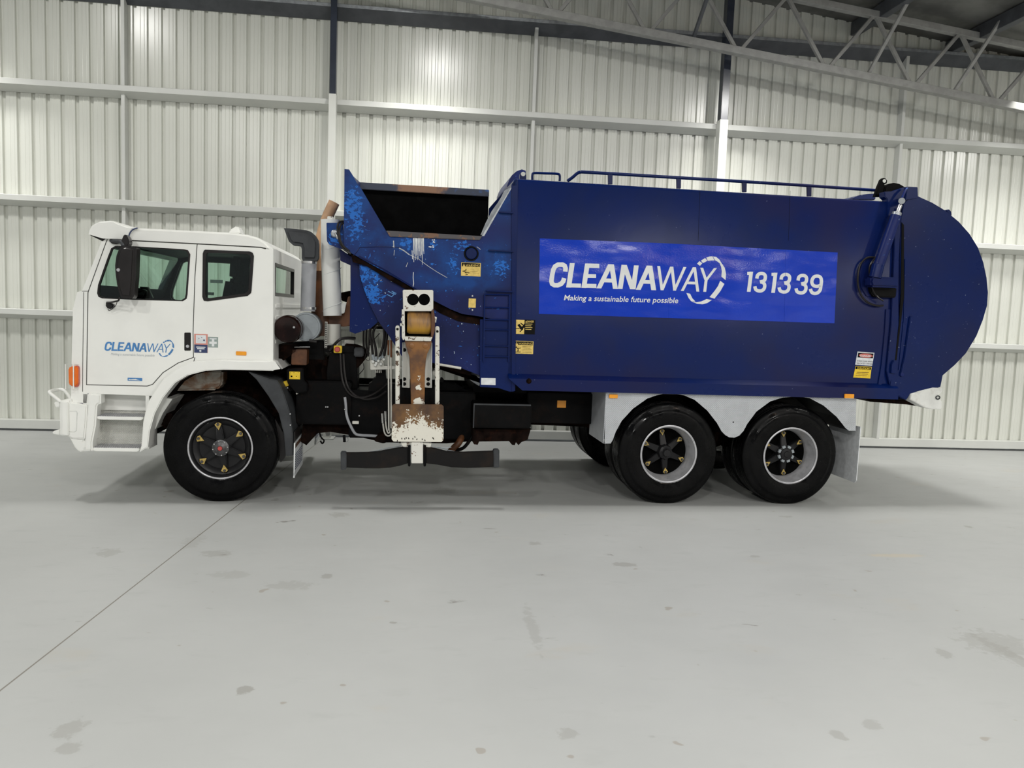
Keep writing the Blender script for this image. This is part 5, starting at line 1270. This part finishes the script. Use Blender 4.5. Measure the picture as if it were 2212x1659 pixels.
# ---------------------------------------------------------------- tailgate
def tailgate():
    arc = [(1984, 424), (2015, 438), (2043, 455), (2072, 479), (2095, 505), (2113, 534), (2125, 567), (2132, 600), (2135, 632), (2133, 660), (2124, 691), (2110, 726), (2087, 763.5), (2063, 788.6), (2037, 811), (2035, 822), (2032, 836), (1995, 846), (1966, 852), (1958, 864), (1945, 858), (1930, 848), (1922, 832), (1927, 800)]
    top = [(1945, 480), (1952, 440), (1966, 424)]
    tg = plate('tailgate', arc+[(1944, 660)]+top, -.03, YD+.03, 'blue', T, .006, label='bulging dark blue rear tailgate')
    bt = plate('top_block', [(1960.5, 403), (1982.5, 404), (1983.5, 428), (1956, 432)], -.05, .3, 'blue', tg, .004)
    plate('tail_lug', [(2044, 454), (2050, 452), (2055, 457), (2056, 465), (2050, 463)], 0, .1, 'blue', tg, .003)
    # frame strip and dark slot
    plate('hinge_frame', [(1935, 450), (1947, 448), (1942, 560), (1941, 700), (1932, 800), (1922, 830), (1915, 800), (1925, 700), (1931, 560)], -.035, .04, 'blue', tg, .004)
    plate('frame_slot', [(1948, 480), (1953, 486), (1953, 640), (1946, 700), (1937, 778), (1933, 778), (1942, 700), (1946, 640)], -.036, -.02, 'ink', tg, .001)
    plate('seal_strip', [(1955, 560), (1957, 560), (1955, 690), (1944, 800), (1941, 800), (1952, 690)], -.038, -.025, 'blue', tg, .001)
    plate('recess_side', [(1914, 668), (1925, 668), (1920, 720), (1912, 800), (1904, 833), (1897, 830), (1904, 790), (1911, 720)], -.014, .005, 'blue', BD, .002)
    # stiffening bars on the tailgate skin
    plate('skin_bar', [(1966, 684), (1974, 682), (1958, 780), (1951, 808), (1945, 808), (1954, 770)], -.05, -.03, 'blue', tg, .006)
    c = P(1948, 809, -.04); lathe('bar_end', [(0, -.055), (.02, -.052), (.026, -.03)], (c.x, c.z), 'wblue', tg, 16)
    plate('latch_bar', [(1931, 778), (1938, 782), (1936, 808), (1925, 806), (1926, 788)], -.06, -.03, 'blue', tg, .005)
    # hydraulic ram
    a, b = P(1950, 430, -.12), P(1891, 597, -.12)
    ram = tube('tailgate_ram', [P(1936, 466, -.12), P(1898, 574, -.12)], .053, 'wblue', T, 28, label='blue hydraulic ram lifting the tailgate')
    tube('ram_gland', [P(1938, 459, -.12), P(1935, 469, -.12)], .046, 'galv', ram, 24)
    tube('ram_rod', [P(1945, 443, -.12), P(1937, 464, -.12)], .022, 'steel', ram, 20, label='bright ram rod')
    tube('rod_eye', [P(1948, 434, -.17), P(1948, 434, -.05)], .032, 'galv', ram, 16)
    tube('ram_foot', [P(1897, 572, -.12), P(1890, 600, -.12)], .060, 'blue', ram, 24)
    ptube('ram_port_pipe', [(1948, 430, -.12), (1954, 415, -.1), (1960, 405, -.08)], .012, 'wblue', ram, 8, 4)
    plate('ram_mount', [(1884, 597), (1943, 599), (1944, 622), (1884, 620), (1881, 608)], -.17, -.03, 'blue', T, .02)
    plate('ram_pocket', [(1880, 616), (1938, 622), (1936, 643), (1890, 642), (1882, 632)], -.06, -.0, 'ink', T, .01)
    ptube('hydraulic_hose', [(1896, 557), (1876, 556), (1862, 566), (1855, 583), (1853, 610), (1859, 635), (1873, 652), (1892, 660), (1908, 660)], .010, 'plastic', T, 8, 5, Y=-.035)
    ptube('hydraulic_hose', [(1897, 552), (1884, 565), (1878, 580), (1880, 600), (1884, 622), (1894, 640), (1908, 650)], .008, 'plastic', T, 8, 5, Y=-.06)
    plate('hose_guide', [(1856, 590), (1862, 572), (1876, 562), (1890, 570), (1884, 600), (1884, 640), (1872, 640), (1860, 620)], -.012, -.0, 'blue', T, .003)
    # hinge hardware on the roof
    hg = plate('lifting_hook', [(1890, 425), (1897, 405), (1904, 388), (1908, 384.5), (1913, 385), (1917, 390), (1916, 396), (1911, 398), (1911, 425)], .12, .17, 'black', T, .004)
    c = P(1910, 391, .12); lathe('hook_eye', [(0, .115), (.018, .115), (.018, .12)], (c.x, c.z), 'clad', hg, 16)
    plate('hinge_cheek', [(1911, 412), (1913, 403), (1920, 397), (1932, 394.5), (1944, 397), (1956, 404), (1950, 412), (1936, 420), (1911, 418)], .10, .22, 'black', T, .01)
    plate('hinge_block', [(1911, 414), (1930, 413), (1956, 404), (1961, 404), (1958, 430), (1945, 446), (1928, 462), (1917, 470), (1917, 430), (1911, 425)], -.02, .08, 'blue', T, .006)
    pts = pl([(1843, 428), (1858, 421), (1876, 418.5), (1892, 418), (1892, 432), (1843, 432)], .8); link('roof_hump', prism_bm(pts, .8, 1.7, .01), 'blue', T, True)
    # white tow bracket at the back
    br = plate('tail_bracket', [(1966, 863), (1968, 851), (1990, 844), (2017, 837.5), (2036, 838.5), (2037, 845), (2028.5, 853), (2029, 861), (2035, 867), (2035, 880), (2032, 885), (2008, 883.5), (1997, 880)], -.05, .1, 'white2', T, .006, label='white bracket below the tailgate')
    c = P(2025, 858.5, -.05)
    link('hook_ring', tubebm(bmesh.new(), [(c.x+.022*math.cos(t), -.058, c.z+.018*math.sin(t)) for t in (2*math.pi*k/20 for k in range(20))], .006, 8, True), 'greyplastic', br, True)
    plate('rear_under_rail', [(1870, 862), (1966, 864), (1998, 880), (1960, 874), (1880, 868)], .1, 2.3, 'grime', T, .004)
tailgate()
# ---------------------------------------------------------------- lifting arm at the side
def rust(name, pts, k=18, lo=.0):
    "rust brown where pts spots reach, else off-white paint"
    m, t, b = nt(name); g = G(m)
    s_ = None
    for px, py, rx, rz in pts:
        p = P(px, py, -.1); q = g.spot((p.x, -.1, p.z), (rx, 2, rz)); s_ = q if s_ is None else g.math('ADD', s_, q)
    v = g.math('ADD', g.math('MULTIPLY', g.step(s_, 0, .8), .55), g.math('MULTIPLY', g.math('SUBTRACT', g.noise(k, 6, .7), .5), 1.7+lo))
    rc = g.mix(g.step(g.noise(6, 5, .6), .35, .65), (.085, .033, .010), (.22, .088, .013))
    g.set(b.inputs['Base Color'], g.mix(g.step(v, .19, .23), (.68, .66, .58), rc)); b.inputs['Roughness'].default_value = .42
    return m
def plate_rust():
    m, t, b = nt('white_plate_worn_to_rust'); g = G(m); X, Y, Z = g.xyz()
    z0, z1 = P(905, 932, -.2).z, P(905, 886, -.2).z; xc = P(902, 900, -.2).x
    k = g.math('DIVIDE', g.math('SUBTRACT', Z, z0), z1-z0)
    side = g.math('MULTIPLY', g.math('ABSOLUTE', g.math('SUBTRACT', X, xc)), 2.2)
    k = g.math('MINIMUM', g.math('MAXIMUM', g.math('ADD', k, side), -.1), 2.2)
    n = g.math('ADD', g.math('MULTIPLY', g.noise(16, 6, .7), .6), g.math('MULTIPLY', g.noise(60, 4, .6), .4))
    v = g.math('ADD', g.math('MULTIPLY', k, .45), g.math('MULTIPLY', g.math('SUBTRACT', n, .5), 2.4))
    rc = g.mix(g.step(g.noise(6, 5, .6), .35, .65), (.055, .024, .010), (.16, .075, .018))
    g.set(b.inputs['Base Color'], g.mix(g.step(v, .25, .29), (.70, .68, .60), rc)); b.inputs['Roughness'].default_value = .4
    return m
M['plate_rust'] = plate_rust()
M['arm_rust'] = rust('brown_worn_arm_paint', [(900, 760, .4, .45), (888, 830, .05, .3), (918, 830, .05, .3), (895, 850, .12, .06)], 16)
def arm():
    Y0 = -.20
    hd = plate('lift_arm', [(870, 626), (936, 626.5), (936, 672), (871, 672)], Y0, .0, 'chipwhite', T, .006, label='chipped white head block of the side lifting arm')
    for px in (892, 916.3):
        c = P(px, 647, Y0); lathe('round_port', [(0, Y0+.0), (.050, Y0-.0015), (.054, Y0-.001), (.056, Y0+.004)], (c.x, c.z), 'shade_black', hd, 32)  # dark disc stands in for the shade inside the hole
    plate('arm_cheek', [(868, 668), (874, 668), (875, 730), (871, 736), (868, 728)], Y0, .02, 'rod', hd, .003)
    plate('arm_cheek', [(932, 668), (937, 668), (940, 690), (939, 715), (934, 732), (931, 730)], Y0, .02, 'brown', hd, .003)
    plate('arm_pocket', [(874, 672), (932, 672), (932, 731), (874, 731)], -.02, .02, 'shade_black', hd, .002)
    c = P(905, 697, -.08); a, b = P(879.5, 697, -.08), P(930.5, 697, -.08)
    r = link('arm_roller', tubebm(bmesh.new(), [(a.x, -.09, c.z), (a.x+.02, -.09, c.z), (b.x-.02, -.09, c.z), (b.x, -.09, c.z)], [.095, .108, .108, .095], 32), 'roller', hd, True, 'ochre worn roller')
    for px, py in ((869, 690), (938, 687), (941, 688), (867, 702), (940, 694)):
        c = P(px, py, Y0-.01); tube('cheek_bolt', [(c.x-.012, Y0+.05, c.z), (c.x+.012, Y0+.05, c.z)], .014, 'white2', hd, 8)
    plate('roller_tray', [(872, 727), (934, 728), (931, 737), (875, 736)], Y0-.01, .0, 'rod', hd, .003)
    bm = prism_bm(pl([(874, 736), (933, 737), (929, 752), (923, 764), (920, 778), (918, 800), (917, 874), (888, 874), (886, 800), (884, 770), (880, 758)], Y0+.02), Y0+.02, Y0+.08, .006)
    link('arm_beam', bm, 'arm_rust', hd, True, 'brown worn tapering arm')
    for px in (889.5, 919):
        c = P(px, 747, Y0+.02); lathe('worn_boss', [(0, Y0+.012), (.012, Y0+.012), (.024, Y0+.015), (.026, Y0+.022)], (c.x, c.z), 'arm_rust', hd, 20)
    # guides behind
    for x0, x1 in ((869, 886), (917, 934)):
        gd = plate('guide_plate', [(x0, 740), (x1, 740), (x1-1, 838), (x0, 837)], -.04, .0, 'guide', T, .003)
        for py in (756, 819, 829.5):
            c = P((873.5 if x0 < 900 else 925), py, -.04)
            if py > 800 or x0 < 900: lathe('guide_bolt', [(0, -.050), (.010, -.050), (.016, -.046), (.018, -.04)], (c.x, c.z), 'ink', gd, 14)
    plate('guide_edge', [(869, 740), (871, 740), (871, 837), (869, 837)], -.06, .0, 'white2', T, .002); plate('guide_edge', [(931.5, 740), (933.5, 740), (932.5, 838), (930.5, 838)], -.06, .0, 'white2', T, .002)
    for x, y0, w_ in ((858.8, 703, 4.6), (944.8, 704.5, 4.6)):
        plate('arm_rod', [(x-w_, y0+2), (x-w_+2, y0), (x+w_-2, y0), (x+w_, y0+2), (x+w_, 874), (x-w_, 874)], Y0+.04, Y0+.10, 'rod', T, .01, label='chipped white rod beside the arm, '+('left' if x < 900 else 'right'))
    for px, py in ((858.5, 711), (944.8, 716), (858, 760)):
        c = P(px, py, Y0+.03); lathe('rod_hole', [(0, Y0+.034), (.012, Y0+.034), (.012, Y0+.042)], (c.x, c.z), 'ink', T, 14)
    pbox('slide_frame', 852, 838, 950, 874, .02, .30, 'black', T, .006)
    bm = prism_bm(pl([(847, 877), (851, 873), (954, 874), (958.5, 878), (958, 950), (954, 955), (850, 954), (846, 949)], Y0-.02), Y0-.02, Y0+.0, .003)
    pt = link('bin_plate', bm, 'plate_rust', T, True, 'rounded plate, white paint worn to rust')
    bm = bmesh.new(); rnd = random.Random(5)
    for x, y in ((868, 939.5), (874, 940), (877, 938), (882, 939), (891, 940), (895, 936), (900, 941), (911, 941), (916, 943), (933, 938), (934.5, 940), (859, 944), (864, 948)):
        ribbon(bm, [(P(x, y-1.6, 0).x, P(x, y-1.6, 0).z), (P(x+rnd.uniform(-1, 1), y+1.6, 0).x, P(x, y+1.6, 0).z)], .007, 0, lambda v: (v.x, Y0-.0215, v.y))
    thick(bm, .001); link('stamped_mark', bm, 'grime', pt)
    # post and gripping belts
    po = plate('gripper_post', [(888, 956), (914, 956), (914, 1001), (888.5, 1001)], Y0-.03, .05, 'chipwhite', T, .005)
    for q in ([(866, 958), (880, 956), (932, 958), (930, 966), (915, 968), (915, 960), (887, 960), (887, 968), (871, 965)],): plate('gripper_yoke', q, Y0-.0, .1, 'rod', po, .004)
    for x in (884, 917.5): plate('gripper_hinge', [(x-3, 962), (x+3, 962), (x+3, 1005), (x+1.5, 1008.5), (x-1.5, 1008.5), (x-3, 1005)], Y0-.04, .06, 'black', po, .005)
    tL = [(748, 979), (790, 978.5), (815, 977), (840, 972), (860, 968.5), (882, 966)]; bL = [(882, 1001), (865, 1006), (845, 1010), (820, 1012), (790, 1012), (748, 1010)]
    gl = plate('gripper_belt', tL+bL, Y0-.02, Y0+.05, 'belt', T, .006, label='black gripping belt, left one of the pair')
    plate('belt_end', [(735.5, 977), (747, 977.5), (748.5, 981), (748.5, 1014), (737, 1016.5), (736, 1010)], Y0-.03, Y0+.06, 'greyplastic', gl, .006)
    tR = [(920, 966), (945, 971), (965, 976), (1000, 978), (1067, 975.5)]; bR = [(1067, 1009), (1010, 1011), (975, 1009.5), (945, 1004), (920, 1001)]
    gr = plate('gripper_belt', tR+bR, Y0-.02, Y0+.05, 'belt', T, .006, label='black gripping belt, right one of the pair')
    plate('belt_end', [(1066, 974), (1068, 971.5), (1079, 972), (1078.5, 1010), (1066.5, 1010)], Y0-.03, Y0+.06, 'greyplastic', gr, .006)
    for pts in ([(792, 977.5), (815, 973), (836, 968), (850, 966), (866, 963)], [(805, 977), (828, 973), (850, 972), (870, 965)], [(938, 967), (955, 968), (966, 972), (982, 975)], [(945, 966), (962, 968), (975, 966)]):
        ptube('belt_wire', pts, .004, 'greydisc', T, 6, 4, Y=Y0+.07)
def belt_m():
    m, t, b = nt('black_rubber_belt'); g = G(m)
    g.set(b.inputs['Base Color'], g.mix(g.step(g.noise(6, 5), .45, .65), (.004, .0035, .0035), (.011, .007, .005))); b.inputs['Roughness'].default_value = .6; b.inputs['Specular IOR Level'].default_value = .2
    return m
M['belt'] = belt_m()
arm()
